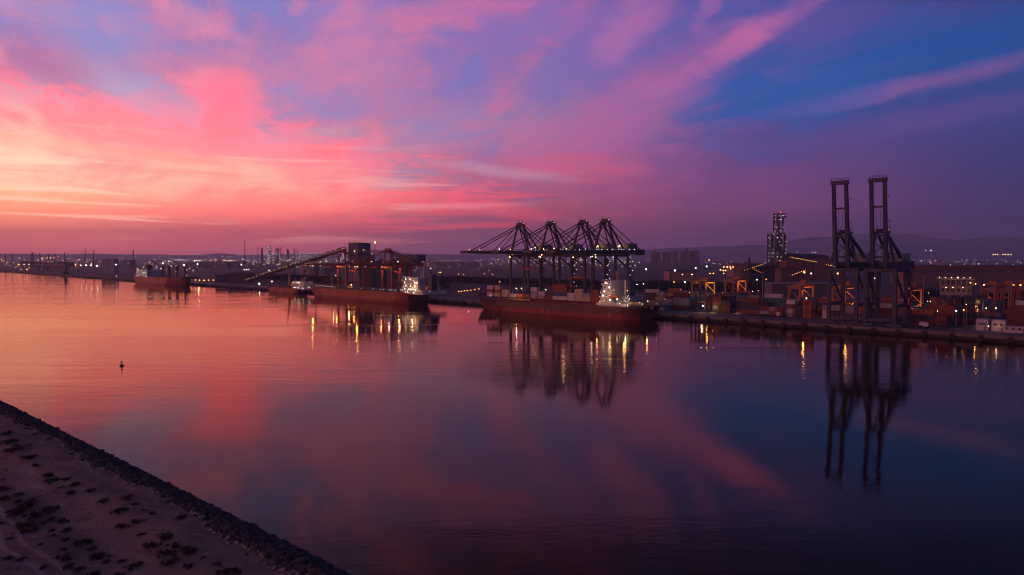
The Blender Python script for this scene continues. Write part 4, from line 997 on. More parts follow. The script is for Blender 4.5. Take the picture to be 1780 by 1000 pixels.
# lamps seen along the yard roads and behind it
def post_lamp(px, n, h, mat, r, label, group='lamp posts around the terminal'):
    R = empty('lamp_post', QP(S(px, n), n, GZ), TH, label, 'lamp post', group)
    MB().tube((0, 0, 0), (0, 0, h), 0.16, 0.10, 6).beam((0, 0, h - .1), (0, -1.2, h), 0.12).build('pole', paint('galvanised', (0.22, 0.21, 0.22), 0.5, 0.4), R)
    lamp(R, (0, -1.2, h - 0.25), r, mat)
    return R
def depth_n(px, n): return QP(S(px, n), n).y
def h_for(px, n, py): return ZH(py, depth_n(px, n)) - GZ
LP = [ # px, py, n, material, radius, phrase
 (1112, 517, 30, WHITE, .30, 'white'), (1173, 490, 150, AMBER, .5, 'amber'), (1192, 490, 150, WHITE, .5, 'white'), (1212, 490, 150, AMBER, .5, 'amber'), (1124, 468, 400, WHITE, 1.1, 'white'), (1174, 470, 380, WHITE, 1.1, 'white'),
 (1210, 466, 420, WHITE, .9, 'white'), (1229, 463, 430, WHITE, .9, 'white'), (1204, 477, 330, WHITE, .6, 'white'), (1187, 477, 330, WHITE, .45, 'white'), (1233, 452, 520, AMBER, .8, 'amber'), (1241, 475, 330, AMBER, .7, 'amber'), (1235, 475, 330, AMBER, .6, 'amber'),
 (1259, 475, 320, AMBER, .6, 'amber'), (1253, 469, 380, AMBER, .8, 'amber'), (1258, 470, 380, AMBER, .8, 'amber'), (1262, 470, 385, AMBER, .8, 'amber'), (1259, 464, 430, AMBER, .8, 'amber'), (1265, 464, 432, WARM, .9, 'warm'), (1270, 464, 434, AMBER, .8, 'amber'), (1275, 464, 436, AMBER, .8, 'amber'),
 (1271, 467, 400, AMBER, .7, 'amber'), (1317, 486, 170, WHITE, .4, 'white'), (1333, 485, 170, AMBER, .4, 'amber'), (1404, 518, 40, WARM, .42, 'warm'), (1457, 475, 200, AMBER, .7, 'amber'), (1411, 475, 240, WHITE, .6, 'white'), (1464, 475, 200, WARM, .4, 'warm'), (1522, 483, 150, WHITE, .35, 'white'), (1399, 473, 240, AMBER, .9, 'amber'),
 (1665, 540, 36, WHITE, .34, 'white'), (1678, 538, 38, AMBER, .36, 'amber'), (1717, 535, 44, WARM, .3, 'warm'), (1734, 535, 44, WARM, .3, 'warm'), (1712, 495, 130, WHITE, .5, 'white'), (1688, 491, 140, AMBER, .4, 'amber'), (1697, 493, 140, AMBER, .4, 'amber'), (1763, 495, 130, AMBER, .5, 'amber'), (1775, 495, 130, AMBER, .5, 'amber'),
 (1646, 499, 100, WARM, .25, 'warm'), (1658, 499, 100, WARM, .3, 'warm'), (1675, 499, 100, WARM, .3, 'warm'), (1722, 567, 16, WARM, .25, 'warm'), (891, 501, 32, WARM, .42, 'warm'), (899, 501, 32, WARM, .42, 'warm'), (908, 501, 32, WARM, .42, 'warm'), (942, 503, 32, WARM, .45, 'warm'), (950, 503, 32, WARM, .4, 'warm'), (967, 499, 32, WHITE, .45, 'white'),
 (998, 505, 32, WARM, .42, 'warm'), (1005, 504, 32, WARM, .45, 'warm'), (1013, 504, 32, WHITE, .4, 'white'), (1018, 497, 34, AMBER, .4, 'amber'), (1035, 507, 30, WARM, .4, 'warm'), (1085, 494, 60, WHITE, .35, 'white'), (1109, 494, 60, WHITE, .3, 'white'), (1120, 493, 70, WHITE, .3, 'white'),
 (799, 506, 60, AMBER, .45, 'amber'), (804, 506, 60, AMBER, .45, 'amber'), (809, 505, 62, AMBER, .42, 'amber'), (814, 505, 64, AMBER, .42, 'amber'), (820, 504, 66, AMBER, .42, 'amber'), (827, 503, 68, AMBER, .45, 'amber'), (834, 502, 70, AMBER, .45, 'amber'),
 (326, 490, 20, AMBER, .85, 'amber'), (333, 490, 20, AMBER, .85, 'amber'), (341, 490, 20, AMBER, .85, 'amber'), (348, 491, 20, AMBER, .85, 'amber'), (356, 491, 20, AMBER, .9, 'amber'), (364, 488, 30, AMBER, .75, 'amber'), (372, 487, 34, AMBER, .75, 'amber'), (452, 493, 16, GREENISH, .95, 'greenish white'), (474, 489, 20, WHITE, .6, 'white'),
 (133, 460.5, 12, AMBER, 1.2, 'amber'), (142, 461, 12, WHITE, 1.0, 'white'), (151, 461, 12, WHITE, 1.1, 'white'), (160, 461, 12, WHITE, 1.1, 'white'), (170, 462, 12, WHITE, 1.3, 'white'), (203, 460, 14, WHITE, 1.0, 'white'), (204, 490.5, 4, WARM, .5, 'warm'),
 (34, 460, 60, AMBER, 1.6, 'amber'), (48, 468.5, 10, AMBER, 1.5, 'amber'), (38, 468, 10, AMBER, 1.0, 'amber'), (306, 464, 60, WARM, .7, 'warm'), (310, 464, 60, WARM, .7, 'warm'), (321, 460.5, 120, WHITE, 1.5, 'white'), (345, 459, 160, WHITE, 1.1, 'white'), (421, 460, 160, WHITE, 1.1, 'white')]
rz_ = random.Random(77)
for _ in range(26):
    px = rz_.uniform(1150, 1775); n = rz_.choice([33, 52, 55, 78, 80, 104, 128]); h = rz_.uniform(7, 13); LP.append((px, HORIZON + (CAM_H - GZ - h) / depth_n(px, n) * F_PX, n, *rz_.choice([(AMBER, .2, 'small amber'), (WARM, .2, 'small warm'), (AMBER, .26, 'small amber'), (WHITE, .17, 'small white')])))
def zone(q):
    px, n = q[0], q[2]
    return 'on the far quay' if px < 480 else 'on the jetty between the ships' if px < 840 else 'behind the container ship' if px < 1060 else 'behind the container yard' if n > 110 else 'in the container yard'
for q in LP:
    px, py, n, m, r, ph = q
    same = sorted((z for z in LP if zone(z) == zone(q) and z[5] == ph), key=lambda z: z[0])
    post_lamp(px, n, max(3.0, h_for(px, n, py)), m, r, f"{ph} lamp post {zone(q)}, {nth(same.index(q))} {ph} one from left")
for px, n, z, e, c in ((899, 30, 12, 1500, (1, .6, .25)), (946, 30, 12, 1500, (1, .6, .25)), (1005, 30, 12, 1500, (1, .6, .25)), (814, 60, 8, 800, (1, .45, .12)), (345, 18, 8, 1800, (1, .5, .15))):
    light(QP(S(px, n), n, z), e, c, .4)
# --- vehicles on the apron
def truck(s, n, label, load=None, rz=0.0, cabm=None):
    R = empty('terminal_truck', QP(s, n, GZ + .012), TH + rz, label, 'truck', 'terminal trucks on the apron')
    MB().box(-6.4, 3.0, -1.2, 1.2, 1.0, 1.35).box(3.0, 6.2, -0.9, 0.9, 0.7, 1.1).build('chassis', black_m, R)
    c = MB().box(4.2, 6.2, -1.15, 1.15, 1.1, 2.2); c.add([(4.2, -1.15, 2.2), (6.2, -1.15, 2.2), (6.2, 1.15, 2.2), (4.2, 1.15, 2.2), (4.3, -1.05, 3.1), (5.8, -1.05, 3.1), (5.8, 1.05, 3.1), (4.3, 1.05, 3.1)], [(4, 5, 6, 7), (0, 1, 5, 4), (1, 2, 6, 5), (2, 3, 7, 6), (3, 0, 4, 7)])
    co = c.build('cab', cabm or white_m, R)
    MB().add([(6.12, -0.95, 2.3), (6.12, 0.95, 2.3), (5.86, 0.95, 3.0), (5.86, -0.95, 3.0)], [(0, 1, 2, 3)]).build('windscreen', paint('dark_glass', (0.02, 0.025, 0.03), 0.15), co)
    for x in (5.3, 2.2, -4.2, -5.4):
        for y in (-1.05, 1.05): MB().tube((x, y - .18, .5), (x, y + .18, .5), .5, n=10).build('wheel', black_m, R)
    if load:
        o = place(container_mesh(40), 'shipping_container', None, R.matrix_basis @ Vector((-1.0 - 0.6, 0, 1.36)), TH + rz, PAL[load])
        tag(o, f'{load} container riding on the terminal truck beside the quay edge', 'container', 'containers on trucks')
    return R
truck(S(1592, 12), 12, 'terminal truck without a load beside the right raised-boom crane')
truck(S(1625, 14), 14, 'terminal truck parked on the apron, furthest right', None, math.pi)
truck(S(1340, 24), 24, 'terminal truck with an empty trailer before the dark stacks')
def pickup(s, n, label, cm, rz=0):
    R = empty('pickup', QP(s, n, GZ + .012), TH + rz, label, 'pickup', 'pickups on the apron')
    b = MB().box(-2.5, 2.5, -.9, .9, .45, 1.05)
    b.add([(-.6, -.86, 1.05), (1.4, -.86, 1.05), (1.4, .86, 1.05), (-.6, .86, 1.05), (-.5, -.75, 1.75), (.8, -.75, 1.75), (.8, .75, 1.75), (-.5, .75, 1.75)], [(4, 5, 6, 7), (0, 1, 5, 4), (1, 2, 6, 5), (2, 3, 7, 6), (3, 0, 4, 7)])
    b.build('body', cm, R)
    for x in (-1.6, 1.6):
        for y in (-.85, .85): MB().tube((x, y - .12, .38), (x, y + .12, .38), .38, n=10).build('wheel', black_m, R)
    MB().box(-.35, .7, .80, .84, 1.15, 1.62).build('side_window', paint('dark_glass', (0.02, 0.025, 0.03), 0.15), R)
pickup(S(1146, 24), 24, 'white pickup parked by the stern of the container ship', white_m)
pickup(S(1151, 22), 22, 'second white pickup, just right of the first by the ship stern', white_m)
pickup(S(1284, 22), 22, 'white pickup alone before the dark container stacks', white_m)
# --- white site offices at the right edge
wo = paint('office_white', (0.50, 0.47, 0.48), 0.6, wear=0.4)
OFF = [(1701, 1722, 556, 22), (1728, 1752, 553, 22), (1748, 1790, 561, 20)]
for i, (p0, p1, pt, n) in enumerate(OFF):
    s0, s1 = S(p0, n), S(p1, n); hgt = h_for((p0 + p1) / 2, n, pt - 9); hgt = 5.4 if i < 2 else 2.8
    R = empty('site_office', QP((s0 + s1) / 2, n, GZ + .012), TH, ('white two-storey cabin with blue windows, left of the offices', 'plain white two-storey cabin between the site offices', 'long low white cabin at the right edge')[i], 'cabin', 'white site offices')
    w = (s1 - s0) / 2; MB().box(-w, w, -2.6, 2.6, 0, hgt).box(-w - .15, w + .15, -2.75, 2.75, hgt, hgt + .18).build('wall', wo, R)
    for k in range(3): MB().box(-w + 1 + k * (2 * w - 2) / 3, -w + 2.2 + k * (2 * w - 2) / 3, -2.66, -2.6, hgt * .52, hgt * .52 + 1.0).build('window', paint('blue_shutter', (0.03, 0.14, 0.30), 0.4) if i == 0 else paint('dark_glass', (0.02, 0.025, 0.03), 0.15), R)
    MB().box(w - 1.7, w - .8, -2.66, -2.6, 0.1, 2.1).build('door', paint('door_grey', (0.2, 0.2, 0.22), 0.5), R)
light(QP(S(1736, 17), 17, 6), 90, (1, .65, .35), .3)
# --- flat-roofed office with a lit roof terrace
n = 150.0; s0 = S(1667, n); R = empty('control_office', QP(s0, n, GZ), TH, 'cream office with lit flat roof and columns behind the straddle carriers', 'building')
MB().box(-9, 9, -8, 8, 0, 17.5).build('wall', paint('office_cream', (0.30, 0.24, 0.21), 0.7), R)
MB().box(-10.5, 10.5, -9.5, 9.5, 21.2, 22.2).build('roof', paint('office_cream', (0.30, 0.24, 0.21), 0.7), R)
for k in range(7): MB().box(-9 + k * 3 - .35, -9 + k * 3 + .35, -8.6, -8.0, 17.5, 21.2).build('column', paint('office_cream', (0.30, 0.24, 0.21), 0.7), R)
for k in range(6): MB().box(-8.5 + k * 3, -6.6 + k * 3, -8.06, -8.0, 13.4, 15.6).build('window', paint('dark_glass', (0.02, 0.025, 0.03), 0.15), R)
for k in range(6): lamp(R, (-9 + k * 3.4, -9.8, 22.7), .38 if k == 3 else .22, WHITE if k == 3 else WARM)
light(R.matrix_basis @ Vector((-3, -12.5, 23.5)), 160, (1, .7, .4), .4); light(R.matrix_basis @ Vector((5, -12.5, 23.5)), 120, (1, .7, .4), .4)
# ------------------------------------------------------------------ plant and conveyors behind the quay
steel = paint('plant_steel', (0.085, 0.075, 0.09), 0.6, wear=0.5)
tan = paint('cladding_tan', (0.34, 0.19, 0.12), 0.7, wear=0.5, scale=0.08)
slate = paint('cladding_slate', (0.115, 0.125, 0.19), 0.7, wear=0.4, scale=0.08)
rust = paint('cladding_rust', (0.23, 0.085, 0.05), 0.75, wear=0.5, scale=0.05)
conc = paint('silo_concrete', (0.30, 0.255, 0.23), 0.85, wear=0.5, scale=0.05)
dark_roof = paint('shed_roof_dark', (0.05, 0.045, 0.05), 0.8, wear=0.4, scale=0.05)
# inclined conveyor gallery with its string of lamps
def conveyor(name, label, P0, P1, w, h, mat, nl, lm, lr, legs=5, cat='conveyor'):
    P0, P1 = Vector(P0), Vector(P1); base = Vector((P0.x, P0.y, GZ)); R = empty(name, base, 0, label, cat)
    a, b = P0 - base, P1 - base
    MB().beam(a, b, w, h * 0.35).build('deck', mat, R)
    g = MB()
    u = (b - a).normalized(); side = u.cross(Vector((0, 0, 1))).normalized() * (w / 2)
    for sg in (-1, 1):
        g.beam(a + side * sg + Vector((0, 0, h)), b + side * sg + Vector((0, 0, h)), 0.35)
        m = max(4, int((b - a).length / 5))
        for k in range(m):
            p, q = a.lerp(b, k / m) + side * sg, a.lerp(b, (k + 1) / m) + side * sg
            g.beam(p, q + Vector((0, 0, h)), 0.22); g.beam(q, q + Vector((0, 0, h)), 0.22)
    g.build('truss', mat, R)
    MB().beam(a + Vector((0, 0, h + .1)), b + Vector((0, 0, h + .1)), w * .45, 0.12).build('belt_hood', mat, R)
    for k in range(legs):
        f = (k + 0.7) / legs; p = a.lerp(b, f)
        if p.z > 4: MB().beam((p.x - 1.6, p.y, 0), (p.x - .5, p.y, p.z - .3), .5).beam((p.x + 1.6, p.y, 0), (p.x + .5, p.y, p.z - .3), .5).build('trestle', mat, R)
    out = -side.normalized() if side.y > 0 else side.normalized()
    for k in range(nl):
        f = (k + 0.5 + random.uniform(-.25, .25)) / nl
        lamp(R, a.lerp(b, f) + out * (w / 2 + .3) + Vector((0, 0, h * .75)), lr, lm)
    return R
n0 = 52.0
def QZ(px, n, py): return Vector((*QP(S(px, n), n).xy, ZH(py, depth_n(px, n))))
conveyor('conveyor_gallery', 'long inclined conveyor rising to the square tower, edged with lamps', QZ(428, n0, 490), QZ(600, n0, 434), 5.0, 3.0, paint('conveyor_steel', (0.032, 0.026, 0.028), 0.8), 24, WARM, .30)
conveyor('conveyor_gallery', 'level conveyor bridge from the square tower to the second unloader', QZ(628, n0, 437), QZ(694, n0, 441), 4.5, 2.4, slate, 2, WARM, .4, legs=2)
def block(name, label, px0, px1, py_top, n, depth, mat, py_base=None, cat='building', extras=None, group=None):
    s0, s1 = S(px0, n), S(px1, n); pm = (px0 + px1) / 2; h = h_for(pm, n, py_top)
    R = empty(name, QP((s0 + s1) / 2, n, GZ), TH, label, cat, group); w = (s1 - s0) / 2
    MB().box(-w, w, 0, depth, 0 if py_base is None else h_for(pm, n, py_base), h).build('wall', mat, R)
    MB().box(-w - .4, w + .4, -.4, depth + .4, h, h + .5).build('roof', dark_roof if mat is not slate else slate, R)
    k = 4.0
    rb = MB()
    while k < 2 * w - 1: rb.box(-w + k - .12, -w + k + .12, -.14, -.01, 1 if py_base is None else h_for(pm, n, py_base), h - .4); k += 4.0
    if len(rb.v): rb.build('cladding_rib', mat, R)
    return R, w, h
R, w, h = block('transfer_tower', 'square slate conveyor transfer tower above the first unloader', 606, 624, 423, 60, 16, slate)
MB().box(-w + 2, -w + 6, -.3, 0, h * .5, h * .5 + 3).build('louvre', steel, R); MB().rail([(-w, -.3, h + .5), (w, -.3, h + .5)], 1.2, .15).build('handrail', steel, R); lamp(R, (w * .3, -.9, h - 9), .5, WARM)
block('transfer_house', 'tan clad conveyor house beside the slate tower', 613, 630, 444.5, 64, 14, tan)
block('conveyor_head_house', 'tan head house above the silos, left half of the high shed', 696, 711, 443.5, 70, 12, tan, 455)
block('conveyor_head_house', 'slate head house above the silos, right half of the high shed', 711, 725, 443.5, 70, 12, slate, 455)
# silos behind the unloaders
for i, px in enumerate((606, 624, 644, 664, 684, 703)):
    n = 92.0; h = h_for(px, n, 455 if 630 < px else 461); r = 8.2
    R = empty('grain_silo', QP(S(px, n), n, GZ), 0, 'blue-grey round silo behind the red unloaders, ' + nth(i) + ' from the left', 'silo', 'silos behind the unloaders')
    MB().lathe([(r, 0), (r, h), (r * .2, h + 3.0)], 20).build('shell', slate, R)
    MB().lathe([(r + .15, h * k / 4 - .25) for k in (1,)] + [(r + .15, h / 4 + .25)], 20).build('hoop', steel, R)
    MB().box(-1.2, 1.2, -1.2, 1.2, h + 2.2, h + 4.4).build('cap_house', steel, R)
# the tall lit plant tower
Yt = 1120.0; P = AT(1349, Yt); R = empty('plant_tower', P, rad(-14), 'tall open steel plant tower studded with white lamps', 'tower')
def frame_block(x0, x1, y0, y1, z0, z1, step, nx, ny):
    xs_ = [x0 + (x1 - x0) * i / nx for i in range(nx + 1)]; ys_ = [y0 + (y1 - y0) * i / ny for i in range(ny + 1)]
    for x in xs_:
        for y in ys_: MB().beam((x, y, z0), (x, y, z1), 1.3).build('column', steel, R)
    z = z0 + step; k = 0
    while z <= z1 + .1:
        f = MB().box(x0 - .6, x1 + .6, y0 - .6, y1 + .6, z - .35, z).build('floor', steel, R)
        MB().rail([(x0, y0 - .5, z), (x1, y0 - .5, z)], 1.2, .16, 3).build('handrail', steel, f)
        b = MB()
        for i in range(nx):
            a, c = (xs_[i], xs_[i + 1]) if (i + k) % 2 else (xs_[i + 1], xs_[i])
            b.beam((a, y0, z - step), (c, y0, z - .3), .7).beam((a, y1, z - step), (c, y1, z - .3), .7)
        b.build('brace', steel, f)
        z += step; k += 1
hl = ZH(406, Yt) - GZ; ht = ZH(371, Yt) - GZ
frame_block(-13, 13, -10, 10, 0, hl, 6.2, 4, 2)
frame_block(-4.6, 9.4, -6, 6, hl, ht, 6.2, 2, 1)
MB().lathe([(5, 20), (5, hl - 8), (3.2, hl), (3.2, ht - 8), (1.5, ht - 2)], 14, (2, 0, 0)).build('reactor_vessel', conc, R)
MB().box(9.4, 14, -3, 3, ht - 8, ht - 5).box(9.4, 13, -3, 3, ht - 2.4, ht - 1.2).build('top_gantry', steel, R)
MB().box(-16, -13, -8, 8, 0, hl * .35).build('stair_tower', steel, R)
random.seed(9)
for zlo, zhi, x0, x1, cnt in ((14, hl, -13, 13, 52), (hl, ht - 3, -4, 9, 22)):
    for k in range(cnt):
        lev = zlo + 6.2 * random.randint(0, int((zhi - zlo) / 6.2)) + 3.6
        lamp(R, (random.choice([x0, x0, x1, x1, random.uniform(x0, x1), x0 + (x1 - x0) * .25, x0 + (x1 - x0) * .5, x0 + (x1 - x0) * .72]), -10.9 if zlo < 20 else -6.9, lev), random.choice([.24, .3, .38]), WHITE)
lamp(R, (4, -6, ht + 1.5), .7, RED)
# stock sheds beside the tower
def shed(name, label, px0, px1, Y, py_eave, py_ridge, depth, wall, roof, py_base=None, ribs=8, cat='shed'):
    a, b = AT(px0, Y), AT(px1, Y); R = empty(name, (a + b) / 2, 0, label, cat); w = (b.x - a.x) / 2; he, hr = ZH(py_eave, Y) - GZ, ZH(py_ridge, Y) - GZ
    MB().box(-w, w, 0, depth, 0, he).build('wall', wall, R)
    r = MB(); r.add([(-w - 1, -1, he), (w + 1, -1, he), (w + 1, depth / 2, hr), (-w - 1, depth / 2, hr), (w + 1, depth + 1, he), (-w - 1, depth + 1, he)], [(0, 1, 2, 3), (3, 2, 4, 5), (0, 3, 5), (1, 4, 2)]); r.build('roof', roof, R)
    for k in range(ribs): MB().box(-w + (k + .5) * 2 * w / ribs - .3, -w + (k + .5) * 2 * w / ribs + .3, -.4, 0, 0, he - .3).build('wall_post', wall, R)
    return R
# arched stockpile cover sloping down from the tower
vs = []; prof_ = [(1361, 438), (1366, 432), (1372, 436), (1382, 440), (1400, 441), (1446, 443)]
Ya = 1135.0; mb = MB()
for px, py in prof_:
    p = AT(px, Ya); h = ZH(py, Ya)
    for k in range(9):
        a = math.pi * k / 8; vs.append((p.x, Ya + 24 - 24 * math.cos(a), GZ + 14 + (h - GZ - 14) * math.sin(a)))
mb.add([(v[0] - vs[0][0], v[1] - Ya, v[2] - GZ) for v in vs], [(i * 9 + k, (i + 1) * 9 + k, (i + 1) * 9 + k + 1, i * 9 + k + 1) for i in range(len(prof_) - 1) for k in range(8)] + [tuple(range(9)), tuple(range((len(prof_) - 1) * 9, len(prof_) * 9))[::-1]])
R = empty('stockpile_cover', (vs[0][0], Ya, GZ), 0, 'dark arched stockpile cover sloping away right of the plant tower', 'shed')
mb.build('roof', dark_roof, R); MB().box(0, AT(1446, Ya).x - vs[0][0], 2, 46, 0, 15).build('wall', rust, R)
shed('warehouse', 'long rust red warehouse under the dark stockpile cover', 1366, 1445, 1085, 452, 449, 30, rust, dark_roof)
shed('warehouse', 'low tan warehouse behind the left back rows of the yard', 1275, 1330, 1250, 460, 457.5, 40, tan, rust)
shed('warehouse', 'long low rust warehouse right of the raised cranes', 1580, 1900, 1050, 463.5, 461.5, 45, rust, dark_roof, ribs=24)
shed('warehouse', 'low tan warehouse in front of the long rust one on the right', 1570, 1830, 900, 473, 471, 30, paint('cladding_brown', (0.22, 0.13, 0.10), 0.75), dark_roof, ribs=20)
shed('warehouse', 'pale tan shed behind the container yard beside the lowered cranes', 1163, 1212, 900, 472, 470, 30, tan, dark_roof)
shed('warehouse', 'grey-brown brick shed below the stockpile cover', 1358, 1385, 760, 468.5, 465, 18, paint('brick_brown', (0.16, 0.10, 0.09), 0.8), dark_roof)
shed('warehouse', 'dark block house at the foot of the plant tower', 1302, 1350, 880, 463, 459, 25, dark_roof, dark_roof)
shed('warehouse', 'long pale-roofed transit shed behind the yard back row', 1342, 1460, 620, 493, 491.5, 18, paint('shed_wall_dark', (0.13, 0.115, 0.125), 0.7), paint('roof_pale', (0.35, 0.32, 0.33), 0.7))
shed('warehouse', 'slate warehouse on the far quay behind the slanting deck cranes', 374, 391, 985, 477, 476, 30, slate, slate)
shed('warehouse', 'low brown warehouse beside the slate one on the far quay', 396, 428, 960, 476, 474, 30, paint('brick_brown', (0.16, 0.10, 0.09), 0.8), dark_roof)
# conveyors with amber lamps round the tower
def cv(px0, py0, px1, py1, Y, nl, label, r=.55): conveyor('conveyor_gallery', label, AT(px0, Y, ZH(py0, Y)), AT(px1, Y + 20, ZH(py1, Y + 20)), 4.0, 2.6, paint('conveyor_steel', (0.032, 0.026, 0.028), 0.8), nl, AMBER, r * .6, legs=3)
cv(1290, 473, 1327, 461, 820, 11, 'short conveyor with amber lamps climbing to the plant tower from the left', .5)
cv(1303, 468, 1320, 477, 815, 5, 'short conveyor with amber lamps crossing down below the tower', .5)
cv(1370, 449, 1418, 458, 1060, 16, 'conveyor with amber lamps sloping down right from the plant tower', .7)
cv(1372, 482, 1398, 472, 720, 8, 'short conveyor with amber lamps rising right below the stockpile cover', .5)
cv(1432, 462, 1458, 468, 980, 8, 'conveyor with amber lamps beside the left raised crane', .6)
R = empty('chimney', AT(1302, 840), 0, 'plain dark chimney left of the plant tower', 'chimney'); MB().lathe([(2.0, 0), (1.5, ZH(448, 840) - GZ)], 10).build('stack', steel, R); MB().lathe([(1.8, ZH(448, 840) - GZ - .6), (1.8, ZH(448, 840) - GZ)], 10).build('rim', steel, R)
# concrete silo groups far behind
def silo_bank(px0, px1, py, Y, cnt, label, tower=None):
    a, b = AT(px0, Y), AT(px1, Y); R = empty('silo_bank', (a + b) / 2, 0, label, 'silo'); w = (b.x - a.x); r = w / cnt / 2; h = ZH(py, Y) - GZ
    for k in range(cnt): MB().lathe([(r * .98, 0), (r * .98, h)], 14, (-w / 2 + r * (2 * k + 1), 0, 0)).build('silo', conc, R)
    MB().box(-w / 2, w / 2, r * .3, r * 1.4, h, h + 5).build('gallery', conc, R)
    if tower: MB().box(*[tower[0] * w - 4, tower[0] * w + 4], 0, 8, 0, h + tower[1]).build('head_house', conc, R)
    return R
silo_bank(1131, 1148, 440.5, 2300, 6, 'pale concrete silos on the plain, leftmost bank', None)
silo_bank(1151, 1166, 441.0, 2300, 5, 'pale concrete silos on the plain, second bank from the left')
silo_bank(1167, 1179, 438.5, 2250, 2, 'two broad concrete silos on the plain, middle bank', (0.1, 6))
silo_bank(1182, 1195, 439.0, 2350, 4, 'pale concrete silos with a head house, second bank from the right', (0.35, 14))
silo_bank(1197, 1215, 438.5, 2350, 5, 'pale concrete silos on the plain, rightmost bank', (0.2, 5))
R = empty('tower_crane', AT(1141, 2200), 0, 'thin crane jib slanting above the leftmost concrete silos', 'crane')
MB().beam((0, 0, 0), (0, 0, 52), 1.6).build('mast', steel, R); MB().beam((0, 0, 50), (-12, 0, ZH(430, 2200) - GZ), 1.5).build('jib', steel, R)
# refinery columns, stacks and flares towards the horizon
TW = [(85, 441, 2.0, 3200, 'c'), (96, 441, 2.0, 3200, 'c'), (232.5, 434, 1.8, 3000, 'c'), (382, 443, 1.2, 2600, 'c'), (426, 418, 3.0, 4200, 'l'), (447, 429, 1.2, 2600, 'b'), (456, 431, 3.2, 3600, 'c'), (469, 428, 5.0, 3300, 't'), (483, 432, 5.0, 3700, 't'), (488.5, 430, 1.2, 3500, 'c'), (500.5, 435, 5.0, 3900, 'd'), (512.8, 432, 1.6, 3300, 'c'), (516.8, 432, 1.3, 3300, 'c'),
      (147, 432, 1.2, 2300, 'b'), (162, 434, 1.2, 2300, 'b'), (10, 443, 2.0, 3100, 'd'), (22, 442, 2.6, 3300, 'd'), (57, 441, 5.0, 3600, 'd'), (70, 443, 2.4, 3000, 'd'), (641, 423, .9, 3400, 'f'), (652.3, 424, 1.1, 3300, 'f')]
for i, (px, py, wp, Y, k) in enumerate(TW):
    h = ZH(py, Y) - GZ; w = wp / F_PX * Y / 2
    nm, lb, ct = {'c': ('chimney_stack', 'slim dark industrial stack', 'chimney'), 'l': ('lattice_mast', 'tall faint lattice mast', 'mast'), 'b': ('lattice_crane', 'upright lattice crane jib', 'crane'), 't': ('process_tower', 'lit refinery tower with many platforms', 'tower'), 'd': ('process_column', 'blunt refinery column', 'tower'), 'f': ('flare_stack', 'burning flare stack', 'flare')}[k]
    after = sorted([q for q in TW if q[4] == k], key=lambda q: q[0]).index(TW[i])
    R = empty(nm, AT(px, Y), 0, f"{lb} on the horizon, {nth(after)} of its kind from the left", ct)
    if k in 'cd':
        MB().lathe([(w * 1.15, 0), (w, h * .4), (w * (.85 if k == 'c' else .95), h)], 10).build('shell', steel, R); MB().lathe([(w * 1.25, h * .8), (w * 1.25, h * .8 + 2)], 10).build('platform', steel, R)
        if k == 'd': MB().lathe([(w * .5, h), (w * .3, h + 8)], 8).build('vent', steel, R)
    elif k == 'f':
        MB().lathe([(1.6, 0), (1.2, h)], 8).build('pipe', steel, R)
        fl = 14 if px > 645 else 6
        MB().lathe([(.8, h), (3.4 if px > 645 else 2.0, h + fl * .35), (2.6 if px > 645 else 1.5, h + fl * .65), (.3, h + fl)], 8).build('flame', glow('flare_flame', (1.0, 0.52, 0.20), 5.0), R)
    elif k == 't':
        for a in (-1, 1):
            for b in (-1, 1): MB().beam((a * w, b * w, 0), (a * w, b * w, h), 1.2).build('column', steel, R)
        z = 10
        while z < h:
            f = MB().box(-w - 1, w + 1, -w - 1, w + 1, z, z + 1).build('floor', steel, R)
            if px < 480:
                for q in range(3): lamp(R, (random.uniform(-w, w), -w - 2, z + 3), 1.3, DIM_WHITE)
            z += 7.5
        MB().lathe([(w * .55, 0), (w * .5, h + 4)], 10).build('vessel', steel, R)
    else:
        tp = (0, 0, h) if k == 'l' else (w * 4, 0, h)
        for a in (-1, 1):
            for b in (-1, 1): MB().beam((a * w, b * w, 0), (tp[0] + a * w * .25, b * w * .25, tp[2]), .8).build('chord', steel, R)
        m = MB()
        for q in range(12):
            f0, f1_ = q / 12, (q + 1) / 12; s0_, s1_ = w * (1 - .75 * f0), w * (1 - .75 * f1_)
            m.beam((tp[0] * f0 - s0_, -s0_, h * f0), (tp[0] * f1_ + s1_, -s1_, h * f1_), .6).beam((tp[0] * f0 + s0_, -s0_, h * f0), (tp[0] * f1_ - s1_, -s1_, h * f1_), .6)
        m.build('lattice', steel, R)
# mobile harbour crane on the far quay
R = empty('harbour_crane', QP(S(114, 10), 10, GZ), TH, 'mobile harbour crane with raised lattice jib on the far quay', 'crane'); Yc = depth_n(114, 10)
MB().box(-6, 6, -5, 5, 1.2, 4).build('chassis', steel, R); MB().tube((0, 0, 4), (0, 0, 24), 2.4, 1.8, 10).build('tower', steel, R); MB().box(-4, 6, -3, 3, 8, 13).build('machine_house', steel, R)
top = ZH(438, Yc) - GZ; MB().beam((-1, 0, 14), (4, -2, top), 2.2, 2.2, .9, .9).beam((0, 0, 24), (4, -2, top), .4).build('jib', steel, R)
for k in range(4): MB().tube((-4.5 + 3 * k, -5.5, .7), (-4.5 + 3 * k, 5.5, .7), .7, n=8).build('wheel', black_m, R)
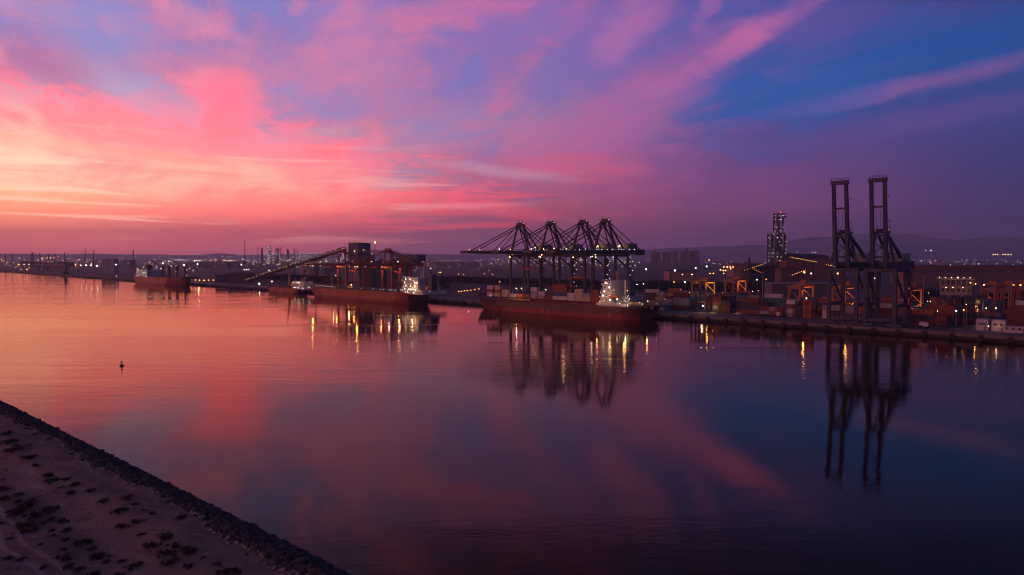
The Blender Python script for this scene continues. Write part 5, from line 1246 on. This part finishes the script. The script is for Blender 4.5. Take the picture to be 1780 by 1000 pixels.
# pale tank building on the left
Y = 1500.0; R = empty('twin_silo_building', AT(187.5, Y), 0, 'pale grey square twin silo building on the far left shore', 'building')
for k, sx in enumerate((-1, 1)): MB().box(sx * 7.6 - 6.9, sx * 7.6 + 6.9, 0, 16, 0, ZH(450, Y) - GZ).build('tower_block', paint('silo_pale', (0.36, 0.37, 0.42), 0.7, wear=.5, scale=.08), R)
MB().box(-.7, .7, 1.5, 14, 0, ZH(451.5, Y) - GZ).build('joint', dark_roof, R)
# jetty trestle of the far quay
R = empty('conveyor_trestle', QP(S(60, 30), 30, GZ), TH, 'low conveyor trestle along the far left quay', 'conveyor')
La = S(116, 30) - S(60, 30); MB().box(0, La, 0, 6, 16, 19).build('gallery', steel, R)
for k in range(12): MB().beam((La * (k + .5) / 12, 3, 0), (La * (k + .5) / 12, 3, 16), 1.2).build('leg', steel, R)
# oil tanks on the plain
for i, (px, Y, r, h) in enumerate(((540, 1500, 22, 16), (556, 1550, 20, 16), (574, 1500, 22, 17), (545, 1250, 12, 14), (566, 1250, 12, 14), (395, 2300, 30, 18), (415, 2350, 28, 18), (640, 1900, 26, 17), (760, 2400, 30, 18), (790, 2450, 30, 18), (820, 2500, 26, 18), (1640, 2400, 30, 16))):
    R = empty('storage_tank', AT(px, Y), 0, f'pale round storage tank on the plain, {nth(sorted([540,556,574,545,566,395,415,640,760,790,820,1640]).index(px))} from the left', 'tank', 'storage tanks on the plain')
    MB().lathe([(r, 0), (r, h), (r * .1, h + r * .12)], 20).build('shell', conc, R); MB().lathe([(r + .4, h - .6), (r + .4, h)], 20).build('rim', steel, R)
# far buildings that can be told apart
rb = random.Random(4); far_b, far_o = [], []
for i in range(46):
    px = rb.uniform(5, 800) if i < 34 else rb.uniform(1230, 1760); Y = rb.uniform(1900, 4200); w = rb.uniform(9, 38); h = rb.choice([6, 8, 10, 14, 20, 26 if px < 500 else 12])
    far_b.append((px, Y, w, h)); mt, cn = rb.choice([(conc, 'grey'), (tan, 'tan'), (slate, 'slate'), (rust, 'rust red'), (wo, 'white')])
    R = empty('far_building', AT(px, Y), rb.uniform(-.5, .5), cn, 'building', 'far buildings on the plain'); far_o.append((px, R))
    MB().box(-w, w, 0, rb.uniform(10, 24), 0, h).build('wall', mt, R); MB().box(-w - .6, w + .6, -.6, 10, h, h + .8).build('roof', dark_roof, R)
    for k in range(3): MB().box(-w * .7 + k * w * .5, -w * .7 + k * w * .5 + 2.5, -.2, 0, h * .5, h * .5 + 2).build('window', LITWIN if rb.random() < .3 else black_m, R)
for i, (px, R) in enumerate(sorted(far_o, key=lambda q: q[0])): R['label'] = f"hazy {R['label']} low block on the far plain, {nth(i)} block from the left"
# the lights of town and refinery, too many and too far to count
def light_field(name, label, n, mat, seed, ranges):
    r = random.Random(seed); m = MB()
    for _ in range(n):
        p0, p1, y0, y1, h0, h1, k = r.choice(ranges)
        px = r.uniform(p0, p1); Y = y0 * (y1 / y0) ** r.random(); p = AT(px, Y, GZ + r.uniform(h0, h1)); q = Y * k * r.choice([.45, .6, .8, 1.0, 1.3])
        m.ball(p, q)
    tag(m.build(name, mat), label, kind='stuff')
K = .00042
light_field('town_lights', 'white specks of far town lights', 520, DIM_WHITE, 1, [(0, 800, 1500, 7000, 4, 22, K), (200, 700, 2200, 5200, 5, 45, K), (400, 640, 2600, 4200, 5, 60, K), (800, 1130, 2000, 6000, 5, 25, K), (1130, 1780, 2200, 7000, 5, 16, K * .8)])
light_field('town_lights', 'orange specks of far town lights', 330, DIM_AMBER, 2, [(0, 200, 1600, 5200, 4, 20, K), (0, 800, 1700, 6000, 4, 20, K), (820, 1110, 1500, 3500, 4, 18, K), (640, 800, 1800, 5000, 4, 14, K)])
light_field('town_lights', 'warm specks of far town lights', 430, DIM_WARM, 3, [(0, 620, 1600, 6000, 4, 30, K), (440, 620, 2400, 4200, 6, 55, K), (860, 1100, 2300, 5500, 5, 30, K), (1240, 1780, 2400, 6500, 4, 14, K * .8)])
FL = [(35, 449, 2600, AMBER), (4, 451, 2500, AMBER), (74, 449, 2700, WARM), (83, 448.5, 2900, AMBER), (89, 448.5, 2900, WARM), (95, 448.3, 2900, AMBER), (102, 446, 3000, RED), (138, 452, 2000, AMBER), (339, 453.5, 2100, WHITE), (343, 453.5, 2100, WHITE), (347, 453.5, 2100, WARM), (366, 453, 2200, AMBER), (390, 453, 2200, AMBER), (400, 453.5, 2200, WARM), (408, 453.7, 2200, AMBER), (425, 469, 1150, WHITE), (429, 469, 1150, WHITE), (433, 469, 1150, WHITE), (467, 458.5, 1500, WARM), (487, 459, 1500, AMBER), (468, 470, 1100, WHITE),
      (1608, 436, 4200, WHITE), (1617, 436, 4200, WHITE), (1692, 436.5, 1, None), (1725, 442.5, 3800, WARM), (1729, 442.5, 3800, WARM), (1733, 442.5, 3800, WARM), (1742, 442.5, 3800, WARM), (1746, 442.5, 3800, WARM), (1751, 442.6, 3800, WARM), (1756, 442.8, 3800, WARM), (797, 476.5, 1000, AMBER), (806, 477.5, 1000, AMBER), (842, 476, 1000, AMBER), (856, 477, 1000, AMBER), (743, 478, 950, AMBER), (763, 474, 1050, AMBER), (766, 473.6, 1050, WARM), (749, 467, 1300, WHITE), (1385, 438.5, 3600, AMBER), (1412, 439.5, 3600, AMBER), (1417, 439, 3600, WARM)]
FL = [f for f in FL if f[3] is not None]
def flcol(m): return {'lamp_sodium': 'orange', 'lamp_warm': 'warm', 'lamp_white': 'white', 'lamp_red': 'red'}[m.name]
for f in FL:
    px, py, Y, m = f; zz = ZH(py, Y)
    same = sorted([q for q in FL if q[3] is m], key=lambda q: q[0])
    R = empty('floodlight_mast', AT(px, Y), 0, f"bright {flcol(m)} floodlight far out on the plain, {nth(same.index(f))} from left", 'light mast', 'bright floodlights on the plain')
    MB().tube((0, 0, 0), (0, 0, max(4, zz - GZ)), .5, .3, 6).build('pole', steel, R); lamp(R, (0, -1, max(4, zz - GZ)), Y * .00062, m)
# ------------------------------------------------------------------ tree belts, dark masses behind the terminal
leaf_m = paint('belt_foliage', (0.030, 0.036, 0.022), 0.9, wear=0.8, scale=0.4, dirt=(0.012, 0.014, 0.010))
def belt(label, px0, px1, n, dn, h0, h1, cnt, seed):
    r = random.Random(seed); m = MB(); s0, s1 = S(px0, n), S(px1, n); ph = [r.uniform(0, 6.3) for _ in range(4)]
    for _ in range(cnt):
        s = r.uniform(s0, s1); q = n + r.uniform(0, dn)
        top = h0 + (h1 - h0) * (0.5 + .28 * math.sin(s * .11 + ph[0]) + .22 * math.sin(s * .31 + ph[1])) * r.uniform(.75, 1.05)
        z = GZ + top * (r.random() ** .6); c = QP(s, q, z); k = r.uniform(.5, 1.3)
        for _k in range(2):
            u = Vector((r.uniform(-1, 1), r.uniform(-1, 1), r.uniform(-1, 1))).normalized() * k; v = Vector((r.uniform(-1, 1), r.uniform(-1, 1), r.uniform(-1, 1))).normalized() * k
            m.add([c - u, c + v, c + u, c - v], [(0, 1, 2, 3)])
    tag(m.build('tree_belt', leaf_m), label, kind='stuff')
belt('dark belt of trees behind the red unloaders', 440, 760, 118, 30, 6, 10.5, 9000, 1)
belt('dark belt of trees behind the lowered cranes', 735, 1130, 240, 60, 5, 9.5, 9000, 2)
belt('dark belt of scrub trees behind the container yard', 1100, 1420, 270, 60, 6, 10, 6500, 3)
belt('dark belt of trees behind the right-hand yard', 1560, 1800, 200, 60, 6, 11, 6000, 4)
# ------------------------------------------------------------------ near bank, bottom left
def ground_pt(px, py, z):
    u, v = (px - CX) / F_PX, (CY - py) / F_PX
    d = Vector((u, math.cos(PITCH) + v * math.sin(PITCH), -math.sin(PITCH) + v * math.cos(PITCH)))
    k = (z - CAM_H) / d.z
    return Vector((d.x * k, d.y * k, z))
CREST = 2.9
c0, c1 = ground_pt(0, 710, CREST), ground_pt(562, 1003, CREST)
bu = (c1 - c0); bu.z = 0; bu.normalize()                    # along the bank, towards the near right
bv = Vector((bu.y, -bu.x, 0))                               # inland
if bv.y > 0: bv = -bv
TB = math.atan2(bu.y, bu.x)
def BP(u, v, z): return Vector((c0.x, c0.y, 0)) + bu * u + bv * v + Vector((0, 0, z))
def gz(u, v):
    h = 2.35 + .16 * math.sin(u * .13 + v * .31) + .12 * math.sin(u * .29 - v * .17 + 1) + .05 * math.sin(u * .9 + v * .7)
    h += .35 * math.exp(-((v - 5.0) / 2.5) ** 2)
    if v < 3.5: h = h + (CREST - .25 - h) * max(0, (3.5 - v) / 3.5) if v > 0 else CREST - .25 + v * 0.42
    return h
U0, U1 = -700, 235
us = [U0 + (U1 - U0) * i / 300 for i in range(301)]; vs_ = [-9, -6, -4, -2, -1, 0, 1, 2, 3, 4, 5, 6, 8, 10, 12, 14, 16, 18, 20, 23, 26, 30, 34, 38, 43, 48, 54, 60, 68, 76, 85, 95, 110, 130, 160, 200, 240]
verts = [(u, -v, gz(u, v)) for u in us for v in vs_]; M = len(vs_)
bank = MB().add(verts, [(i * M + j, i * M + j + 1, (i + 1) * M + j + 1, (i + 1) * M + j) for i in range(300) for j in range(M - 1)])
sand = soil_mat('sandy_bank', (0.25, 0.185, 0.148), (0.135, 0.103, 0.088), (0.066, 0.054, 0.048), 0.075, 0.42, tracks=True)
# object space has y pointing to the water, so the track pattern is mirrored to negative y
for nd in sand.node_tree.nodes:
    if nd.type == 'MATH' and nd.operation == 'SUBTRACT' and not nd.inputs[1].is_linked and abs(nd.inputs[1].default_value - 15.5) < .01: nd.inputs[1].default_value = -19.5
    if nd.type == 'MATH' and nd.operation == 'SUBTRACT' and not nd.inputs[1].is_linked and abs(nd.inputs[1].default_value - 8.0) < .01: nd.inputs[1].default_value = -9.5
bo = bank.build('embankment', sand, None, (c0.x, c0.y, 0), TB)
for p in bo.data.polygons: p.use_smooth = True
setting(bo, 'sandy embankment with wheel tracks in the bottom left corner')
if (bo.matrix_basis @ Vector((0, -1, 0)) - bo.matrix_basis @ Vector((0, 0, 0))).dot(bv) < 0: raise RuntimeError('bank axes')
# riprap along the crest
rr = random.Random(17); rocks = MB()
ico = [(0, 0, 1), (.894, 0, .447), (.276, .851, .447), (-.724, .526, .447), (-.724, -.526, .447), (.276, -.851, .447), (.724, .526, -.447), (-.276, .851, -.447), (-.894, 0, -.447), (-.276, -.851, -.447), (.724, -.526, -.447), (0, 0, -1)]
icf = [(0, 1, 2), (0, 2, 3), (0, 3, 4), (0, 4, 5), (0, 5, 1), (1, 6, 2), (2, 7, 3), (3, 8, 4), (4, 9, 5), (5, 10, 1), (6, 7, 2), (7, 8, 3), (8, 9, 4), (9, 10, 5), (10, 6, 1), (11, 7, 6), (11, 8, 7), (11, 9, 8), (11, 10, 9), (11, 6, 10)]
def rock(m, c, r):
    a = rr.uniform(0, 6.28); ca, sa = math.cos(a), math.sin(a); sx, sy, sz = rr.uniform(.75, 1.3), rr.uniform(.75, 1.3), rr.uniform(.5, .9)
    vv = []
    for x, y, z in ico:
        k = r * rr.uniform(.72, 1.18); x, y, z = x * k * sx, y * k * sy, z * k * sz; vv.append((c[0] + x * ca - y * sa, c[1] + x * sa + y * ca, c[2] + z))
    m.add(vv, icf)
for _ in range(11000):
    u = rr.uniform(-110, 190) if rr.random() < .85 else rr.uniform(60, 175); v = rr.uniform(-4.6, 0.6 + .6 * math.sin(u * .12) + .4 * math.sin(u * .41))
    r = rr.choice([.14, .18, .22, .28, .34, .42, .62]); z = (CREST - .05 + v * .42 if v < 0 else CREST - .12 - .06 * v) + rr.uniform(-.15, .22)
    rock(rocks, BP(u, v, z), r)
tag(rocks.build('riprap', paint('riprap_stone', (0.060, 0.056, 0.060), 0.9, wear=.8, scale=1.2, dirt=(0.035, 0.032, 0.035), bump=.5)), 'dark rubble stones lining the embankment edge', kind='stuff')
pale = MB()
for _ in range(420):
    u = rr.uniform(20, 185); v = 0.8 + .6 * math.sin(u * .12) + .4 * math.sin(u * .41) + rr.gauss(0, .35); rock(pale, BP(u, v, gz(u, v) + .08), rr.uniform(.12, .34))
tag(pale.build('pale_rubble', paint('pale_stone', (0.36, 0.32, 0.31), 0.9, wear=.6, scale=1.0)), 'line of paler loose stones inside the dark rubble', kind='stuff')
# pebbles and dry tufts strewn over the sand
peb = MB()
for _ in range(2600):
    u = rr.uniform(-20, 190); v = 5 + 75 * rr.random() ** 1.4; rock(peb, BP(u, v, gz(u, v) + .02), rr.uniform(.05, .16))
tag(peb.build('pebbles', paint('pebble', (0.17, 0.15, 0.145), 0.9)), 'small stones strewn over the sandy bank', kind='stuff')
def blade(m, c, h, lean, w):
    a = rr.uniform(0, 6.28); dx, dy = math.cos(a) * lean, math.sin(a) * lean; px, py = -math.sin(a) * w, math.cos(a) * w
    m.add([(c[0] - px, c[1] - py, c[2]), (c[0] + px, c[1] + py, c[2]), (c[0] + dx, c[1] + dy, c[2] + h)], [(0, 1, 2)])
tuft = MB()
for _ in range(1100):
    u = rr.uniform(-20, 190); v = 9 + 70 * rr.random() ** 1.2; 
    if math.sin(u * .09 + v * .13) + math.sin(v * .21 - u * .05) < -.2: continue
    for _k in range(7):
        a, b = u + rr.gauss(0, .22), v + rr.gauss(0, .22); blade(tuft, BP(a, b, gz(a, b) - .02), rr.uniform(.12, .38), rr.uniform(.05, .25), .05)
tag(tuft.build('dry_grass', paint('dry_grass', (0.06, 0.046, 0.03), 0.9)), 'dry grass tufts scattered over the sandy bank', kind='stuff')
# shrubs: a woody base, arching twigs and many small leaves
def shrub_meshes(seed):
    r = random.Random(seed); wood, leaf = MB(), MB()
    lobes = [(r.uniform(-.8, .8), r.uniform(-.65, .65), r.uniform(.18, .62)) for _ in range(9)] + [(0, 0, .55)]
    for k in range(16):
        a = r.uniform(0, 6.28); e = (math.cos(a) * r.uniform(.3, .75), math.sin(a) * r.uniform(.3, .6), r.uniform(.25, .5)); wood.beam((0, 0, 0), e, .05, .05, .015, .015); wood.beam(e, (e[0] * 1.5 + r.uniform(-.15, .15), e[1] * 1.5 + r.uniform(-.15, .15), e[2] * r.uniform(1.2, 1.7)), .02, .02, .008, .008)
    for _ in range(900):
        lx_, ly_, lr_ = r.choice(lobes); d = Vector((r.gauss(0, 1), r.gauss(0, 1), r.gauss(0, 1))).normalized() * lr_ * (r.random() ** .4) * .62
        c = Vector((lx_ + d.x, ly_ + d.y, .12 + abs(d.z) * .95 + r.uniform(0, .08))); k = r.uniform(.035, .085)
        u = Vector((r.uniform(-1, 1), r.uniform(-1, 1), r.uniform(-.6, 1))).normalized() * k; v = Vector((r.uniform(-1, 1), r.uniform(-1, 1), r.uniform(-1, 1))).normalized() * k * .6
        leaf.add([c - u, c + v, c + u, c - v], [(0, 1, 2, 3)])
    return wood.mesh('stem', paint('shrub_wood', (0.05, 0.035, 0.03), 0.9)), leaf.mesh('foliage', paint('shrub_leaf', (0.042, 0.040, 0.026), 0.85, wear=.8, scale=3.0, dirt=(0.055, 0.033, 0.022)))
SH = [shrub_meshes(40 + k) for k in range(5)]
ZA = '30,208,70 40,255,90 110,290,130 155,345,90 195,378,70 200,205,50 280,236,50 100,245,40 360,297,30 405,320,50 470,355,40 275,435,80 280,462,80 365,460,90 425,492,60 512,527,55 400,540,60 345,505,60 20,455,50 25,510,80 105,555,60 20,575,80 165,590,150 100,640,140 200,650,140 290,630,100 175,700,130 165,735,110 340,690,90 380,740,80 280,680,50 290,735,60 360,793,55 300,770,50 470,800,90 510,838,70 580,593,90 705,582,70 765,615,60 660,650,110 770,698,100 690,725,80 805,655,40 850,668,50 790,760,70 915,785,110 860,820,110 985,830,90 1040,850,60 940,865,110 950,915,110 1050,880,60 1050,940,60 920,560,70 955,590,60 1020,678,60 565,878,100 375,888,100 360,850,60 375,945,110 590,910,70 690,905,60 740,940,90 35,912,60 110,915,60 670,990,60 10,700,40 150,180,40 60,780,40 230,820,45 450,960,60 520,985,70 250,960,50'
ZB = '80,500,75 195,495,40 275,525,80 335,570,80 410,610,80 480,640,70 560,680,80 130,800,140 260,860,60 390,900,80 150,915,120 480,960,250 640,825,30'
shr = []
for t in ZA.split():
    x, y, w = map(float, t.split(',')); shr.append((x / 3.227, 690 + y / 3.227, w / 3.227))
for t in ZB.split():
    x, y, w = map(float, t.split(',')); shr.append((300 + x / 5, 800 + y / 5, w / 5))
pts = []
for px, py, wpx in shr:
    p = ground_pt(px, py + wpx * .12, 2.4); dist = (p - Vector((0, 0, CAM_H))).length; d = p - Vector((c0.x, c0.y, 0)); pts.append((d.dot(bu), d.dot(bv), wpx / F_PX * dist))
strips = ('beside the rubble edge', 'along the pale track', 'in the middle of the bank', 'at the lower left of the bank')
cuts = (12, 24, 38, 1e9)
def strip_of(v): return next(i for i, c in enumerate(cuts) if v < c)
for i, (u, v, w) in enumerate(pts):
    k = strip_of(v); mates = sorted(q[0] for q in pts if strip_of(q[1]) == k); size = 'large' if w > 3.0 else 'mid-sized' if w > 1.9 else 'small'
    R = empty('shrub', BP(u, v, gz(u, v) - .05), rr.uniform(0, 6.28), f"{size} dark scrub bush {strips[k]}, {nth(mates.index(u))} from the far end", 'shrub', 'scrub bushes on the sandy bank')
    sc = max(.45, w / 1.75) * rr.uniform(.55, .92); R.scale = (sc, sc, max(.6, min(1.6, sc * .95)))
    a, b = SH[i % 5]; place(a, 'stem', R); place(b, 'foliage', R)
# ------------------------------------------------------------------ the buoy
p = ground_pt(211.6, 636.4, 0.0); R = empty('channel_buoy', p, 0.3, 'dark channel buoy with a spar floating on the left water', 'buoy')
bk = paint('buoy_dark', (0.020, 0.030, 0.022), 0.5)
MB().lathe([(.5, -.8), (.68, -.3), (.70, .25), (.55, .50), (.30, .58)], 16).build('float', bk, R)
for k in range(3):
    a = k * 2.094; MB().beam((.26 * math.cos(a), .26 * math.sin(a), .5), (.2 * math.cos(a), .2 * math.sin(a), 1.05), .06).build('strut', bk, R)
MB().lathe([(.20, 1.0), (.33, 1.1), (.33, 1.45), (.16, 1.62)], 12).build('lantern_cage', bk, R)
MB().beam((0, 0, 1.5), (-.18, 0, 2.95), .15, .15, .06, .06).box(-.30, -.05, -.05, .05, 2.55, 2.62).build('spar', bk, R)
# ------------------------------------------------------------------ dusk haze over land and water
hz = MB().box(-14800, 14800, -900, 14300, -4.0, 590).build('haze', None)
m, g = newmat('dusk_haze'); vol = g.n('ShaderNodeVolumePrincipled'); vol.inputs['Color'].default_value = (0.72, 0.82, 1.0, 1); vol.inputs['Density'].default_value = HAZE; vol.inputs['Anisotropy'].default_value = 0.35
o_ = g.n('ShaderNodeOutputMaterial'); g.t.links.new(vol.outputs[0], o_.inputs['Volume']); hz.data.materials.append(m)
tag(hz, 'thin dusk haze over the harbour', kind='stuff')
